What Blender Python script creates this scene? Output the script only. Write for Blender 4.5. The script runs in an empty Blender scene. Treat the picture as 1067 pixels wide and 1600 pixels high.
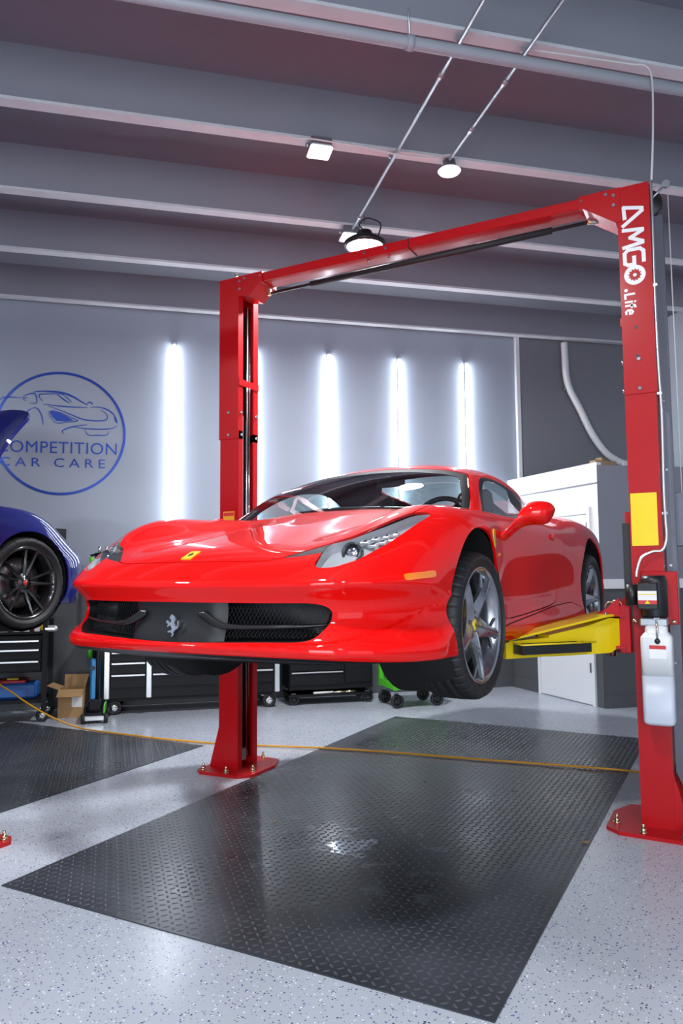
import bpy, bmesh, math, random
import numpy as np
from mathutils import Vector, Matrix
random.seed(7); rng = np.random.default_rng(7)
R = math.radians
scene = bpy.context.scene
C = scene.collection
# ---------------------------------------------------------------- camera
cam_d = bpy.data.cameras.new('camera'); cam = bpy.data.objects.new('camera', cam_d); C.objects.link(cam)
F_PX, YAW, PITCH, ROLL = 1166.9, .4845, .0819, -.0082
CAM = Vector((1.8813, -4.6395, 1.42))
_fw = Vector((-math.sin(YAW)*math.cos(PITCH), math.cos(YAW)*math.cos(PITCH), math.sin(PITCH)))
_r = Vector((math.cos(YAW), math.sin(YAW), 0)); _u = _r.cross(_fw)
_r2 = _r*math.cos(ROLL)+_u*math.sin(ROLL); _u2 = -_r*math.sin(ROLL)+_u*math.cos(ROLL)
cam.matrix_world = Matrix(((_r2.x, _u2.x, -_fw.x, CAM.x), (_r2.y, _u2.y, -_fw.y, CAM.y), (_r2.z, _u2.z, -_fw.z, CAM.z), (0, 0, 0, 1)))
cam_d.sensor_fit = 'VERTICAL'; cam_d.sensor_height = 36; cam_d.lens = F_PX/1600*36
cam_d.clip_start = .05; cam_d.clip_end = 100
scene.camera = cam
# ---------------------------------------------------------------- view, world, large lights
scene.view_settings.view_transform = 'Standard'; scene.view_settings.look = 'None'
scene.view_settings.gamma = 1; scene.view_settings.use_curve_mapping = False
scene.view_settings.exposure = .30
scene.cycles.use_denoising = True
scene.cycles.max_bounces = 6; scene.cycles.glossy_bounces = 4; scene.cycles.transparent_max_bounces = 10
scene.cycles.caustics_reflective = False; scene.cycles.caustics_refractive = False
w = bpy.data.worlds.new('world'); scene.world = w; w.use_nodes = True
w.node_tree.nodes['Background'].inputs[0].default_value = (.62, .72, .9, 1)
w.node_tree.nodes['Background'].inputs[1].default_value = .9
ROOM = R(41.8)
U = Vector((math.cos(ROOM), math.sin(ROOM), 0)); V = Vector((-math.sin(ROOM), math.cos(ROOM), 0))
def uv(u, v, z=0.): return U*u+V*v+Vector((0, 0, z))
def area_light(name, loc, aim, sx, sy, power, col):
    d = bpy.data.lights.new(name, 'AREA'); d.shape = 'RECTANGLE'; d.size = sx; d.size_y = sy; d.energy = power; d.color = col
    o = bpy.data.objects.new(name, d); C.objects.link(o); o.location = loc
    o.rotation_euler = (Vector(aim)-Vector(loc)).to_track_quat('-Z', 'Y').to_euler()
    return o
# daylight through the two open bay doors in the front wall, behind the camera
area_light('bay_door_daylight', uv(-3.6, -8.9, 1.9), uv(-3.6, 0, 1.7), 3.4, 3.4, 300, (.86, .93, 1))
area_light('bay_door_daylight', uv(1.6, -8.9, 1.9), uv(1.6, 0, 1.7), 3.4, 3.4, 30, (.86, .93, 1))
# ---------------------------------------------------------------- materials
MATS = {}
def nodes_of(name):
    m = bpy.data.materials.new(name); m.use_nodes = True
    nt = m.node_tree; return m, nt, nt.nodes['Principled BSDF']
def mat(name, col, rough=.5, metal=0., coat=0., var=.06, scale=8., bump=0., bscale=60., emit=None, estr=0., spec=.5, alpha=1., crough=.03):
    """procedural paint / plastic / metal: base colour with slight noise variation, optional fine relief"""
    m, nt, b = nodes_of(name)
    N, L = nt.nodes, nt.links
    tc = N.new('ShaderNodeTexCoord')
    n = N.new('ShaderNodeTexNoise'); n.inputs['Scale'].default_value = scale; n.inputs['Detail'].default_value = 4
    L.new(tc.outputs['Object'], n.inputs['Vector'])
    cr = N.new('ShaderNodeMix'); cr.data_type = 'RGBA'
    c = np.array(col)
    cr.inputs[6].default_value = (*np.clip(c*(1-var), 0, 1), 1); cr.inputs[7].default_value = (*np.clip(c*(1+var), 0, 1), 1)
    L.new(n.outputs['Fac'], cr.inputs[0]); L.new(cr.outputs[2], b.inputs['Base Color'])
    b.inputs['Roughness'].default_value = rough; b.inputs['Metallic'].default_value = metal
    b.inputs['Coat Weight'].default_value = coat; b.inputs['Coat Roughness'].default_value = crough
    b.inputs['Specular IOR Level'].default_value = spec
    if bump:
        n2 = N.new('ShaderNodeTexNoise'); n2.inputs['Scale'].default_value = bscale; n2.inputs['Detail'].default_value = 3
        L.new(tc.outputs['Object'], n2.inputs['Vector'])
        bp = N.new('ShaderNodeBump'); bp.inputs['Strength'].default_value = bump; bp.inputs['Distance'].default_value = .01
        L.new(n2.outputs['Fac'], bp.inputs['Height']); L.new(bp.outputs['Normal'], b.inputs['Normal'])
    if emit is not None:
        b.inputs['Emission Color'].default_value = (*emit, 1); b.inputs['Emission Strength'].default_value = estr
    MATS[name] = m
    return m
def glass_mat(name, tint=(.8, .9, .9), refl=.12, rough=.0):
    """thin glazing: clear transmission with a fresnel gloss on top"""
    m = bpy.data.materials.new(name); m.use_nodes = True; nt = m.node_tree; nt.nodes.clear(); N, L = nt.nodes, nt.links
    o = N.new('ShaderNodeOutputMaterial'); mx = N.new('ShaderNodeMixShader'); t = N.new('ShaderNodeBsdfTransparent'); g = N.new('ShaderNodeBsdfGlossy')
    fr = N.new('ShaderNodeFresnel'); ge = N.new('ShaderNodeNewGeometry')
    io = N.new('ShaderNodeMath'); io.operation = 'MULTIPLY_ADD'; io.inputs[1].default_value = 1/1.5-1.5; io.inputs[2].default_value = 1.5     # a thin pane is alike from both faces
    L.new(ge.outputs['Backfacing'], io.inputs[0]); L.new(io.outputs[0], fr.inputs[0])
    ma = N.new('ShaderNodeMath'); ma.operation = 'MULTIPLY_ADD'; ma.inputs[1].default_value = .95; ma.inputs[2].default_value = refl*.3; ma.use_clamp = True
    t.inputs[0].default_value = (*tint, 1); g.inputs[1].default_value = rough; g.inputs[0].default_value = (.95, .97, 1, 1)
    L.new(fr.outputs[0], ma.inputs[0]); L.new(ma.outputs[0], mx.inputs[0]); L.new(t.outputs[0], mx.inputs[1]); L.new(g.outputs[0], mx.inputs[2]); L.new(mx.outputs[0], o.inputs[0])
    MATS[name] = m
    return m
# ---------------------------------------------------------------- mesh helpers
class MB:
    """collects shapes; build() links them as ONE mesh object"""
    def __init__(s): s.v = []; s.f = []; s.sm = []
    def add(s, vs, fs, smooth=False):
        o = len(s.v); s.v += [tuple(p) for p in vs]; s.f += [tuple(i+o for i in f) for f in fs]; s.sm += [smooth]*len(fs); return s
    def box(s, c, d, rz=0., M=None, bev=0.):
        x, y, z = d[0]/2, d[1]/2, d[2]/2
        if bev:
            b = min(bev, x*.9, y*.9, z*.9)
            P = []; idx = {}
            for i, sx in enumerate((-1, 1)):
                for j, sy in enumerate((-1, 1)):
                    for k, sz in enumerate((-1, 1)):
                        for ax in range(3):
                            p = [sx*(x-b), sy*(y-b), sz*(z-b)]; p[ax] = (sx*x, sy*y, sz*z)[ax]
                            idx[i, j, k, ax] = len(P); P.append(p)
            Fs = []
            for ax in range(3):
                a, b2 = [q for q in range(3) if q != ax]
                for sd in (0, 1):
                    def K(p, q, ax=ax, a=a, b2=b2, sd=sd):
                        t = [0, 0, 0]; t[ax] = sd; t[a] = p; t[b2] = q; return (*t, ax)
                    Fs.append([idx[K(0, 0)], idx[K(1, 0)], idx[K(1, 1)], idx[K(0, 1)]])
            for ax in range(3):                                   # edge bevels
                a, b2 = [q for q in range(3) if q != ax]
                for p in (0, 1):
                    for q in (0, 1):
                        def E(t0, which, ax=ax, a=a, b2=b2, p=p, q=q):
                            t = [0, 0, 0]; t[ax] = t0; t[a] = p; t[b2] = q; return idx[(*t, which)]
                        Fs.append([E(0, a), E(1, a), E(1, b2), E(0, b2)])
            for i in (0, 1):
                for j in (0, 1):
                    for k in (0, 1): Fs.append([idx[i, j, k, 0], idx[i, j, k, 1], idx[i, j, k, 2]])
        else:
            P = [(-x, -y, -z), (x, -y, -z), (x, y, -z), (-x, y, -z), (-x, -y, z), (x, -y, z), (x, y, z), (-x, y, z)]
            Fs = [(0, 3, 2, 1), (4, 5, 6, 7), (0, 1, 5, 4), (1, 2, 6, 5), (2, 3, 7, 6), (3, 0, 4, 7)]
        m = (M or Matrix.Identity(4))
        Rz = Matrix.Rotation(rz, 4, 'Z')
        return s.add([m @ (Rz @ Vector(p)+Vector(c)) for p in P], Fs)
    def cyl(s, p0, p1, r0, r1=None, n=16, caps=True, smooth=True):
        r1 = r0 if r1 is None else r1
        p0, p1 = Vector(p0), Vector(p1); d = (p1-p0).normalized()
        a = d.orthogonal().normalized(); b = d.cross(a)
        vs = [p0+(a*math.cos(t)+b*math.sin(t))*r0 for t in np.linspace(0, 2*math.pi, n, False)]
        vs += [p1+(a*math.cos(t)+b*math.sin(t))*r1 for t in np.linspace(0, 2*math.pi, n, False)]
        s.add(vs, [(i, (i+1) % n, n+(i+1) % n, n+i) for i in range(n)], smooth)
        if caps:
            o = len(s.v)-2*n
            s.f += [tuple(o+i for i in range(n-1, -1, -1)), tuple(o+n+i for i in range(n))]; s.sm += [False]*2
        return s
    def tube(s, path, r, n=8, closed=False):
        P = [Vector(p) for p in path]; m = len(P); rs = r if hasattr(r, '__len__') else [r]*m
        a = None; vs = []
        for i, p in enumerate(P):
            t = (P[min(i+1, m-1)]-P[max(i-1, 0)]) if not closed else (P[(i+1) % m]-P[i-1])
            t = t.normalized()
            if a is None: a = t.orthogonal().normalized()
            a = (a-t*a.dot(t)); a = a.normalized() if a.length > 1e-6 else t.orthogonal().normalized()
            b = t.cross(a)
            vs += [p+(a*math.cos(q)+b*math.sin(q))*rs[i] for q in np.linspace(0, 2*math.pi, n, False)]
        fs = [(i*n+j, i*n+(j+1) % n, ((i+1) % m)*n+(j+1) % n, ((i+1) % m)*n+j) for i in range(m if closed else m-1) for j in range(n)]
        if not closed: fs += [tuple(range(n-1, -1, -1)), tuple((m-1)*n+j for j in range(n))]
        return s.add(vs, fs, True)
    def lathe(s, prof, n=48, M=None, smooth=True, close=False):
        """profile of (radius, height) spun about local z"""
        m = M or Matrix.Identity(4); k = len(prof)
        vs = [m @ Vector((r*math.cos(t), r*math.sin(t), h)) for t in np.linspace(0, 2*math.pi, n, False) for r, h in prof]
        fs = [(i*k+j, ((i+1) % n)*k+j, ((i+1) % n)*k+(j+1) % k, i*k+(j+1) % k) for i in range(n) for j in range(k if close else k-1)]
        return s.add(vs, fs, smooth)
    def prism(s, poly, M, depth, smooth=False):
        """2d polygon (local xy) extruded along local z by depth"""
        n = len(poly); vs = [M @ Vector((p[0], p[1], 0)) for p in poly]+[M @ Vector((p[0], p[1], depth)) for p in poly]
        s.add(vs, [(i, (i+1) % n, n+(i+1) % n, n+i) for i in range(n)], smooth)
        o = len(s.v)-2*n
        s.f += [tuple(o+i for i in range(n-1, -1, -1)), tuple(o+n+i for i in range(n))]; s.sm += [False]*2
        return s
    def loft(s, rings, closed=True, caps=True, smooth=True):
        n = len(rings[0]); m = len(rings); vs = [p for r in rings for p in r]
        jj = n if closed else n-1
        fs = [(i*n+j, i*n+(j+1) % n, (i+1)*n+(j+1) % n, (i+1)*n+j) for i in range(m-1) for j in range(jj)]
        s.add(vs, fs, smooth)
        if caps and closed:
            o = len(s.v)-m*n
            s.f += [tuple(o+i for i in range(n-1, -1, -1)), tuple(o+(m-1)*n+i for i in range(n))]; s.sm += [False]*2
        return s
    def mesh(s, name, m=None):
        me = bpy.data.meshes.new(name); me.from_pydata(s.v, [], s.f); me.update()
        bm = bmesh.new(); bm.from_mesh(me); bmesh.ops.recalc_face_normals(bm, faces=bm.faces); bm.to_mesh(me); bm.free()
        me.polygons.foreach_set('use_smooth', s.sm)
        if m is not None: me.materials.append(MATS[m] if isinstance(m, str) else m)
        return me
    def build(s, name, m, parent=None, smooth_angle=None):
        return link(name, s.mesh(name, m), parent)
def link(name, data, parent=None):
    o = bpy.data.objects.new(name, data); C.objects.link(o)
    if parent is not None: o.parent = parent
    return o
def tag(o, label, cat, group=None):
    o['label'] = label; o['category'] = cat
    if group: o['group'] = group
    return o
def struct(o): o['kind'] = 'structure'; return o
def thing(name, label, cat, loc=(0, 0, 0), rz=0., group=None):
    o = bpy.data.objects.new(name, None); C.objects.link(o); o.empty_display_size = .1
    o.location = loc; o.rotation_euler = (0, 0, rz)
    return tag(o, label, cat, group)
def frame(o, x, y, z=None):
    """matrix with origin o and axes x, y (z = x cross y)"""
    x, y = Vector(x), Vector(y); z = Vector(z) if z is not None else x.cross(y)
    return Matrix(((x.x, y.x, z.x, o[0]), (x.y, y.y, z.y, o[1]), (x.z, y.z, z.z, o[2]), (0, 0, 0, 1)))
def text_mesh(txt, size, depth=.002, spacing=1., bold=0.):
    cu = bpy.data.curves.new('lettering', 'FONT'); cu.body = txt; cu.size = size; cu.extrude = depth/2; cu.space_character = spacing; cu.offset = bold
    cu.align_x = 'CENTER'; cu.align_y = 'CENTER'; cu.resolution_u = 4
    t = bpy.data.objects.new('lettering', cu); C.objects.link(t)
    dg = bpy.context.evaluated_depsgraph_get(); me = bpy.data.meshes.new_from_object(t.evaluated_get(dg))
    bpy.data.objects.remove(t); bpy.data.curves.remove(cu)
    return me
def bez(pts, n=12):
    """catmull-rom polyline through points"""
    P = [Vector(p) for p in pts]; out = []
    for i in range(len(P)-1):
        p0, p1, p2, p3 = P[max(i-1, 0)], P[i], P[i+1], P[min(i+2, len(P)-1)]
        for t in np.linspace(0, 1, n, False):
            out.append(.5*((2*p1)+(p2-p0)*t+(2*p0-5*p1+4*p2-p3)*t*t+(-p0+3*p1-3*p2+p3)*t**3))
    return out+[P[-1]]
def stroke(pts, wdt, M, depth, taper=False):
    """flat ribbon of given width along a 2d polyline, extruded by depth (for lettering and emblems)"""
    n = len(pts); P = [Vector((p[0], p[1])) for p in pts]; L, Rr = [], []
    for i in range(n):
        t = (P[min(i+1, n-1)]-P[max(i-1, 0)]).normalized(); nn = Vector((-t.y, t.x))
        ww = wdt/2*(1 if not taper else .25+.75*math.sin(math.pi*(i+.3)/(n-.4)))
        L.append(P[i]+nn*ww); Rr.append(P[i]-nn*ww)
    mb = MB(); o = 0
    for i in range(n-1): mb.prism([L[i], L[i+1], Rr[i+1], Rr[i]], M, depth)
    return mb
# ---------------------------------------------------------------- room materials
def floor_mat():
    m, nt, b = nodes_of('epoxy_floor'); N, L = nt.nodes, nt.links
    tc = N.new('ShaderNodeTexCoord')
    def flakes(scale, lo, seed):
        v = N.new('ShaderNodeTexVoronoi'); v.inputs['Scale'].default_value = scale
        mp = N.new('ShaderNodeMapping'); mp.inputs['Location'].default_value = (seed, seed*.7, 0); L.new(tc.outputs['Object'], mp.inputs[0]); L.new(mp.outputs[0], v.inputs['Vector'])
        nz = N.new('ShaderNodeTexNoise'); nz.inputs['Scale'].default_value = scale*2.2; L.new(mp.outputs[0], nz.inputs['Vector'])
        sp = N.new('ShaderNodeSeparateColor'); L.new(v.outputs['Color'], sp.inputs[0])
        pick = N.new('ShaderNodeMath'); pick.operation = 'GREATER_THAN'; pick.inputs[1].default_value = lo; L.new(sp.outputs[0], pick.inputs[0])
        ad = N.new('ShaderNodeMath'); ad.operation = 'MULTIPLY_ADD'; ad.inputs[1].default_value = .35; L.new(nz.outputs['Fac'], ad.inputs[0]); L.new(v.outputs['Distance'], ad.inputs[2])
        near = N.new('ShaderNodeMath'); near.operation = 'LESS_THAN'; near.inputs[1].default_value = .46; L.new(ad.outputs[0], near.inputs[0])
        mu = N.new('ShaderNodeMath'); mu.operation = 'MULTIPLY'; L.new(pick.outputs[0], mu.inputs[0]); L.new(near.outputs[0], mu.inputs[1])
        return mu.outputs[0]
    base = N.new('ShaderNodeTexNoise'); base.inputs['Scale'].default_value = 1.1; base.inputs['Detail'].default_value = 5; L.new(tc.outputs['Object'], base.inputs['Vector'])
    cr = N.new('ShaderNodeValToRGB'); cr.color_ramp.elements[0].color = (.42, .445, .50, 1); cr.color_ramp.elements[1].color = (.47, .495, .55, 1)
    cr.color_ramp.elements[0].position = .35; cr.color_ramp.elements[1].position = .65
    L.new(base.outputs['Fac'], cr.inputs[0]); cur = cr.outputs[0]
    for sc_, lo, seed, col in ((95, .86, 0, (.055, .06, .08, 1)), (70, .90, 5, (.05, .06, .14, 1)), (85, .87, 9, (.86, .88, .92, 1)), (60, .94, 13, (.13, .15, .36, 1)), (130, .90, 17, (.10, .10, .12, 1))):
        mx = N.new('ShaderNodeMix'); mx.data_type = 'RGBA'; L.new(flakes(sc_, lo, seed), mx.inputs[0]); L.new(cur, mx.inputs[6]); mx.inputs[7].default_value = col; cur = mx.outputs[2]
    L.new(cur, b.inputs['Base Color'])
    n2 = N.new('ShaderNodeTexNoise'); n2.inputs['Scale'].default_value = 2.3; n2.inputs['Detail'].default_value = 6; L.new(tc.outputs['Object'], n2.inputs['Vector'])
    mr = N.new('ShaderNodeMapRange'); mr.inputs[1].default_value = .3; mr.inputs[2].default_value = .7; mr.inputs[3].default_value = .20; mr.inputs[4].default_value = .27
    L.new(n2.outputs['Fac'], mr.inputs[0]); L.new(mr.outputs[0], b.inputs['Roughness'])
    n3 = N.new('ShaderNodeTexNoise'); n3.inputs['Scale'].default_value = 30; n3.inputs['Detail'].default_value = 4; L.new(tc.outputs['Object'], n3.inputs['Vector'])
    bp = N.new('ShaderNodeBump'); bp.inputs['Strength'].default_value = .12; bp.inputs['Distance'].default_value = .004; L.new(n3.outputs['Fac'], bp.inputs['Height']); L.new(bp.outputs[0], b.inputs['Normal'])
    b.inputs['Specular IOR Level'].default_value = .5
    MATS['epoxy_floor'] = m
def rubber_mat():
    """black vinyl floor mat: satin, dusty in blotches, with a wet patch near its middle"""
    m, nt, b = nodes_of('mat_vinyl'); N, L = nt.nodes, nt.links
    tc = N.new('ShaderNodeTexCoord')
    n = N.new('ShaderNodeTexNoise'); n.inputs['Scale'].default_value = 1.3; n.inputs['Detail'].default_value = 6; L.new(tc.outputs['Object'], n.inputs['Vector'])
    cr = N.new('ShaderNodeValToRGB'); cr.color_ramp.elements[0].position = .4; cr.color_ramp.elements[1].position = .75
    cr.color_ramp.elements[0].color = (.022, .024, .030, 1); cr.color_ramp.elements[1].color = (.065, .069, .082, 1); L.new(n.outputs['Fac'], cr.inputs[0])
    # dried splash marks and a wet patch
    n4 = N.new('ShaderNodeTexNoise'); n4.inputs['Scale'].default_value = 7; n4.inputs['Detail'].default_value = 5; L.new(tc.outputs['Object'], n4.inputs['Vector'])
    dist = N.new('ShaderNodeVectorMath'); dist.operation = 'DISTANCE'; dist.inputs[1].default_value = (.055, -1.07, 0.)
    mp = N.new('ShaderNodeMapping'); L.new(tc.outputs['Object'], mp.inputs[0]); L.new(mp.outputs[0], dist.inputs[0])
    wob = N.new('ShaderNodeMath'); wob.operation = 'MULTIPLY_ADD'; wob.inputs[1].default_value = .34; L.new(n4.outputs['Fac'], wob.inputs[0]); L.new(dist.outputs['Value'], wob.inputs[2])
    wet = N.new('ShaderNodeMapRange'); wet.inputs[1].default_value = .30; wet.inputs[2].default_value = .26; wet.inputs[3].default_value = 0; wet.inputs[4].default_value = 1; L.new(wob.outputs[0], wet.inputs[0])
    ring = N.new('ShaderNodeMapRange'); ring.inputs[1].default_value = .60; ring.inputs[2].default_value = .63; ring.inputs[3].default_value = 0; ring.inputs[4].default_value = 1; L.new(n4.outputs['Fac'], ring.inputs[0])
    near = N.new('ShaderNodeMapRange'); near.inputs[1].default_value = 1.0; near.inputs[2].default_value = .3; near.inputs[3].default_value = 0; near.inputs[4].default_value = .75; L.new(dist.outputs['Value'], near.inputs[0])
    mu = N.new('ShaderNodeMath'); mu.operation = 'MULTIPLY'; L.new(ring.outputs[0], mu.inputs[0]); L.new(near.outputs[0], mu.inputs[1])
    mx = N.new('ShaderNodeMix'); mx.data_type = 'RGBA'; L.new(mu.outputs[0], mx.inputs[0]); L.new(cr.outputs[0], mx.inputs[6]); mx.inputs[7].default_value = (.16, .17, .19, 1)
    L.new(mx.outputs[2], b.inputs['Base Color'])
    mr = N.new('ShaderNodeMapRange'); mr.inputs[1].default_value = .3; mr.inputs[2].default_value = .75; mr.inputs[3].default_value = .24; mr.inputs[4].default_value = .42; L.new(n.outputs['Fac'], mr.inputs[0])
    rx = N.new('ShaderNodeMix'); rx.inputs[3].default_value = .06; L.new(wet.outputs[0], rx.inputs[0]); L.new(mr.outputs[0], rx.inputs[2]); L.new(rx.outputs[0], b.inputs['Roughness'])
    L.new(wet.outputs[0], b.inputs['Coat Weight'])
    MATS['mat_vinyl'] = m
floor_mat(); rubber_mat()
mat('wall_paint', (.34, .385, .46), .55, var=.04, scale=1.5, bump=.05, bscale=90)
mat('wall_paint_lit', (.62, .67, .74), .55, var=.04, scale=1.5)  # right wall: mixed paler, the lamp light on it put into the colour
mat('wall_dark', (.085, .088, .095), .5, var=.08, scale=2, bump=.05, bscale=90)
mat('grey_and_wall_shade', (.20, .21, .235), .6, var=.05, scale=2, bump=.05, bscale=90)  # plain grey; also carries the shade on the unlit back wall
mat('office_grey', (.22, .235, .28), .5, var=.04, scale=2, bump=.04, bscale=90)
mat('white_paint', (.78, .79, .81), .4, var=.03, scale=3)
mat('beam_white', (.62, .64, .67), .6, var=.14, scale=6, bump=.1, bscale=40)
mat('ceiling_paint', (.195, .205, .245), .75, var=.09, scale=1.2, bump=.12, bscale=25)
mat('ceiling_paint_lit', (.235, .245, .285), .7, var=.10, scale=1.0, bump=.12, bscale=25)  # same paint as the deck, mixed lighter for the light it catches
mat('tube_glow', (1, 1, 1), .4, emit=(.86, .93, 1), estr=42)
mat('lamp_glow', (1, 1, 1), .4, emit=(.93, .97, 1), estr=120)
mat('lens_white', (.9, .92, .93), .35, emit=(.95, .98, 1), estr=1.2)
mat('metal_grey', (.42, .44, .47), .35, metal=.9, var=.05)
mat('galvanised', (.62, .64, .68), .32, metal=.85, var=.12, scale=30)
mat('steel', (.72, .73, .75), .18, metal=1, var=.04)
mat('zinc', (.75, .68, .45), .25, metal=1, var=.08, scale=40)
mat('pipe_paint', (.36, .38, .42), .45, var=.06)
mat('cable_white', (.66, .66, .66), .5)
mat('black_plastic', (.012, .012, .014), .38, var=.1)
mat('black_rubber', (.014, .014, .016), .6, var=.15, scale=30)
mat('logo_blue', (.012, .055, .36), .30, metal=.35, var=.1)
mat('card', (.42, .25, .11), .85, var=.1, scale=12, bump=.1)
# ---------------------------------------------------------------- shell
UL, UR, VF, VB, ZC = -7.0, 4.93, -9.0, 3.956, 4.80
def quad(name, pts, m, parent=None):
    mb = MB(); mb.add([Vector(p) for p in pts], [(0, 1, 2, 3)]); return mb.build(name, m, parent)
def slab(name, u0, u1, v0, v1, z0, z1, m, parent=None, bev=0.):
    mb = MB(); c = uv((u0+u1)/2, (v0+v1)/2, (z0+z1)/2); mb.box((0, 0, 0), (u1-u0, v1-v0, z1-z0), M=Matrix.Translation(c) @ Matrix.Rotation(ROOM, 4, 'Z'), bev=bev)
    return mb.build(name, m, parent)
struct(slab('floor', UL-.2, UR+.2, VF-3, VB+.2, -.1, 0, 'epoxy_floor'))
RAIL0, RAIL1 = 1.235, 1.335
wb = struct(slab('wall_back', UL-.2, UR+.2, VB, VB+.2, 0, ZC, 'wall_paint'))
slab('wainscot', UL-.2, 2.66, VB-.012, VB, .0, RAIL0, 'wall_dark', wb)
slab('unlit_wall_sheet', 2.86, UR, VB-.010, VB, 0, ZC, 'grey_and_wall_shade', wb)  # added sheet, its darker colour stands for the unlit stretch of wall
struct(slab('trim_1', UL, 2.66, VB-.03, VB, RAIL0, RAIL1, 'white_paint', bev=.006))
struct(slab('trim_2', 2.80, 2.86, VB-.05, VB, 0, ZC-.25, 'white_paint', bev=.008))
struct(slab('baseboard_back', UL, 2.66, VB-.02, VB-.0121, 0, .13, 'wall_dark', bev=.004))
wr = struct(slab('wall_right', UR, UR+.2, VF-.2, VB+.2, 0, ZC, 'wall_paint_lit'))
slab('wainscot', UR-.012, UR, VF, VB, 0, RAIL0, 'wall_dark', wr)
struct(slab('wall_left', UL-.2, UL, VF-.2, VB+.2, 0, ZC, 'wall_paint'))
# front wall behind the camera, with two bay openings
wf = struct(slab('wall_front', UL, -5.4, VF-.2, VF, 0, ZC, 'wall_paint'))
slab('wall_pier', -1.8, -.2, VF-.2, VF, 0, ZC, 'wall_paint', wf)
slab('wall_pier', 3.4, UR, VF-.2, VF, 0, ZC, 'wall_paint', wf)
slab('wall_header', -5.4, -1.8, VF-.2, VF, 3.7, ZC, 'wall_paint', wf)
slab('wall_header', -.2, 3.4, VF-.2, VF, 3.7, ZC, 'wall_paint', wf)
ceil = struct(slab('ceiling', UL-.2, UR+.2, VF-.2, VB+.2, ZC, ZC+.2, 'ceiling_paint'))
for vj in [3.86, 2.57, 1.42, .23, -1.0, -2.2, -3.4, -4.6, -5.8, -7.0, -8.2]:
    mb = MB()                                     # tapered concrete stem of the double-tee deck
    rings = []
    for u in (UL, UR):
        rings.append([uv(u, vj-.09, ZC), uv(u, vj-.045, 4.47), uv(u, vj+.045, 4.47), uv(u, vj+.09, ZC)])
    mb.loft(rings, smooth=False); j = mb.build('ceiling_joist', 'ceiling_paint_lit', ceil)
    slab('joist_edge', UL, UR, vj-.048, vj+.048, 4.45, 4.4701, 'beam_white', j)
# enclosed office in the right corner: side wall with a white door, grey front wall
OA, OB, OC = (2.66, 3.956), (2.86, 2.28), (4.93, 2.20)
OH = 2.58
mb = MB()
def wall_between(a, b, z0, z1, off, m, name, parent=None, t0=0., t1=1.):
    """vertical panel between two floor points, proud by off towards the room"""
    A, B = uv(*a), uv(*b); P0, P1 = A.lerp(B, t0), A.lerp(B, t1); d = (P1-P0).normalized(); n = Vector((d.y, -d.x, 0))
    if n.dot(Vector((CAM.x, CAM.y, 0))-A) < 0: n = -n
    mb = MB(); vs = []
    for q in (off, -.06 if off < .005 else 0):
        vs += [P0+n*q+Vector((0, 0, z0)), P1+n*q+Vector((0, 0, z0)), P1+n*q+Vector((0, 0, z1)), P0+n*q+Vector((0, 0, z1))]
    mb.add(vs, [(0, 1, 2, 3), (5, 4, 7, 6), (0, 4, 5, 1), (1, 5, 6, 2), (2, 6, 7, 3), (3, 7, 4, 0)])
    return mb.build(name, m, parent)
ws = struct(wall_between(OA, OB, 0, OH, 0, 'white_paint', 'wall_office_side'))
wall_between(OA, OB, 0, RAIL0, .006, 'wall_dark', 'wainscot', ws, 0, .36)
wall_between(OA, OB, 0, RAIL0, .006, 'wall_dark', 'wainscot', ws, .915, 1)
wall_between(OA, OB, 2.35, 2.365, .008, 'grey_and_wall_shade', 'panel_joint', ws, 0, 1)
wall_between(OA, OB, 0, .13, .018, 'wall_dark', 'baseboard_board', ws, 0, .36)
ofr = struct(wall_between(OB, OC, 0, OH-.03, 0, 'office_grey', 'wall_office_front'))
wall_between(OB, OC, 0, RAIL0, .006, 'wall_dark', 'wainscot', ofr)
wall_between(OB, OC, RAIL0, RAIL1, .02, 'white_paint', 'chair_rail', ofr)
wall_between(OB, OC, 0, .13, .016, 'wall_dark', 'baseboard_board', ofr)
mb = MB(); mb.add([uv(*OA, OH-.04), uv(*OB, OH-.04), uv(*OC, OH-.04), uv(4.93, 3.95, OH-.04)], [(0, 1, 2, 3)]); mb.build('office_roof', 'grey_and_wall_shade', ofr)
dr = struct(wall_between(OA, OB, .012, 2.03, .022, 'white_paint', 'door_1', None, .375, .905))
wall_between(OA, OB, 2.04, 2.11, .030, 'white_paint', 'door_frame', dr, .345, .935)
wall_between(OA, OB, 0, 2.04, .030, 'white_paint', 'door_frame', dr, .345, .372)
wall_between(OA, OB, 0, 2.04, .030, 'white_paint', 'door_frame', dr, .908, .935)
for zh in (.35, 1.85): wall_between(OA, OB, zh, zh+.10, .036, 'metal_grey', 'door_hinge', dr, .896, .905)
# timber offcut on the office roof
o = MB(); o.box((0, 0, 0), (.30, .09, .05), M=Matrix.Translation(uv(3.02, 2.40, OH+.005)) @ Matrix.Rotation(ROOM+.2, 4, 'Z')); o.box((0, 0, 0), (.10, .07, .035), M=Matrix.Translation(uv(3.0, 2.41, OH+.0475)) @ Matrix.Rotation(ROOM+.6, 4, 'Z'))
tag(o.build('timber_offcut', mat('raw_wood', (.35, .25, .13), .8, var=.2, scale=20)), 'short piece of raw timber lying on top of the office box', 'timber')
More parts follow.
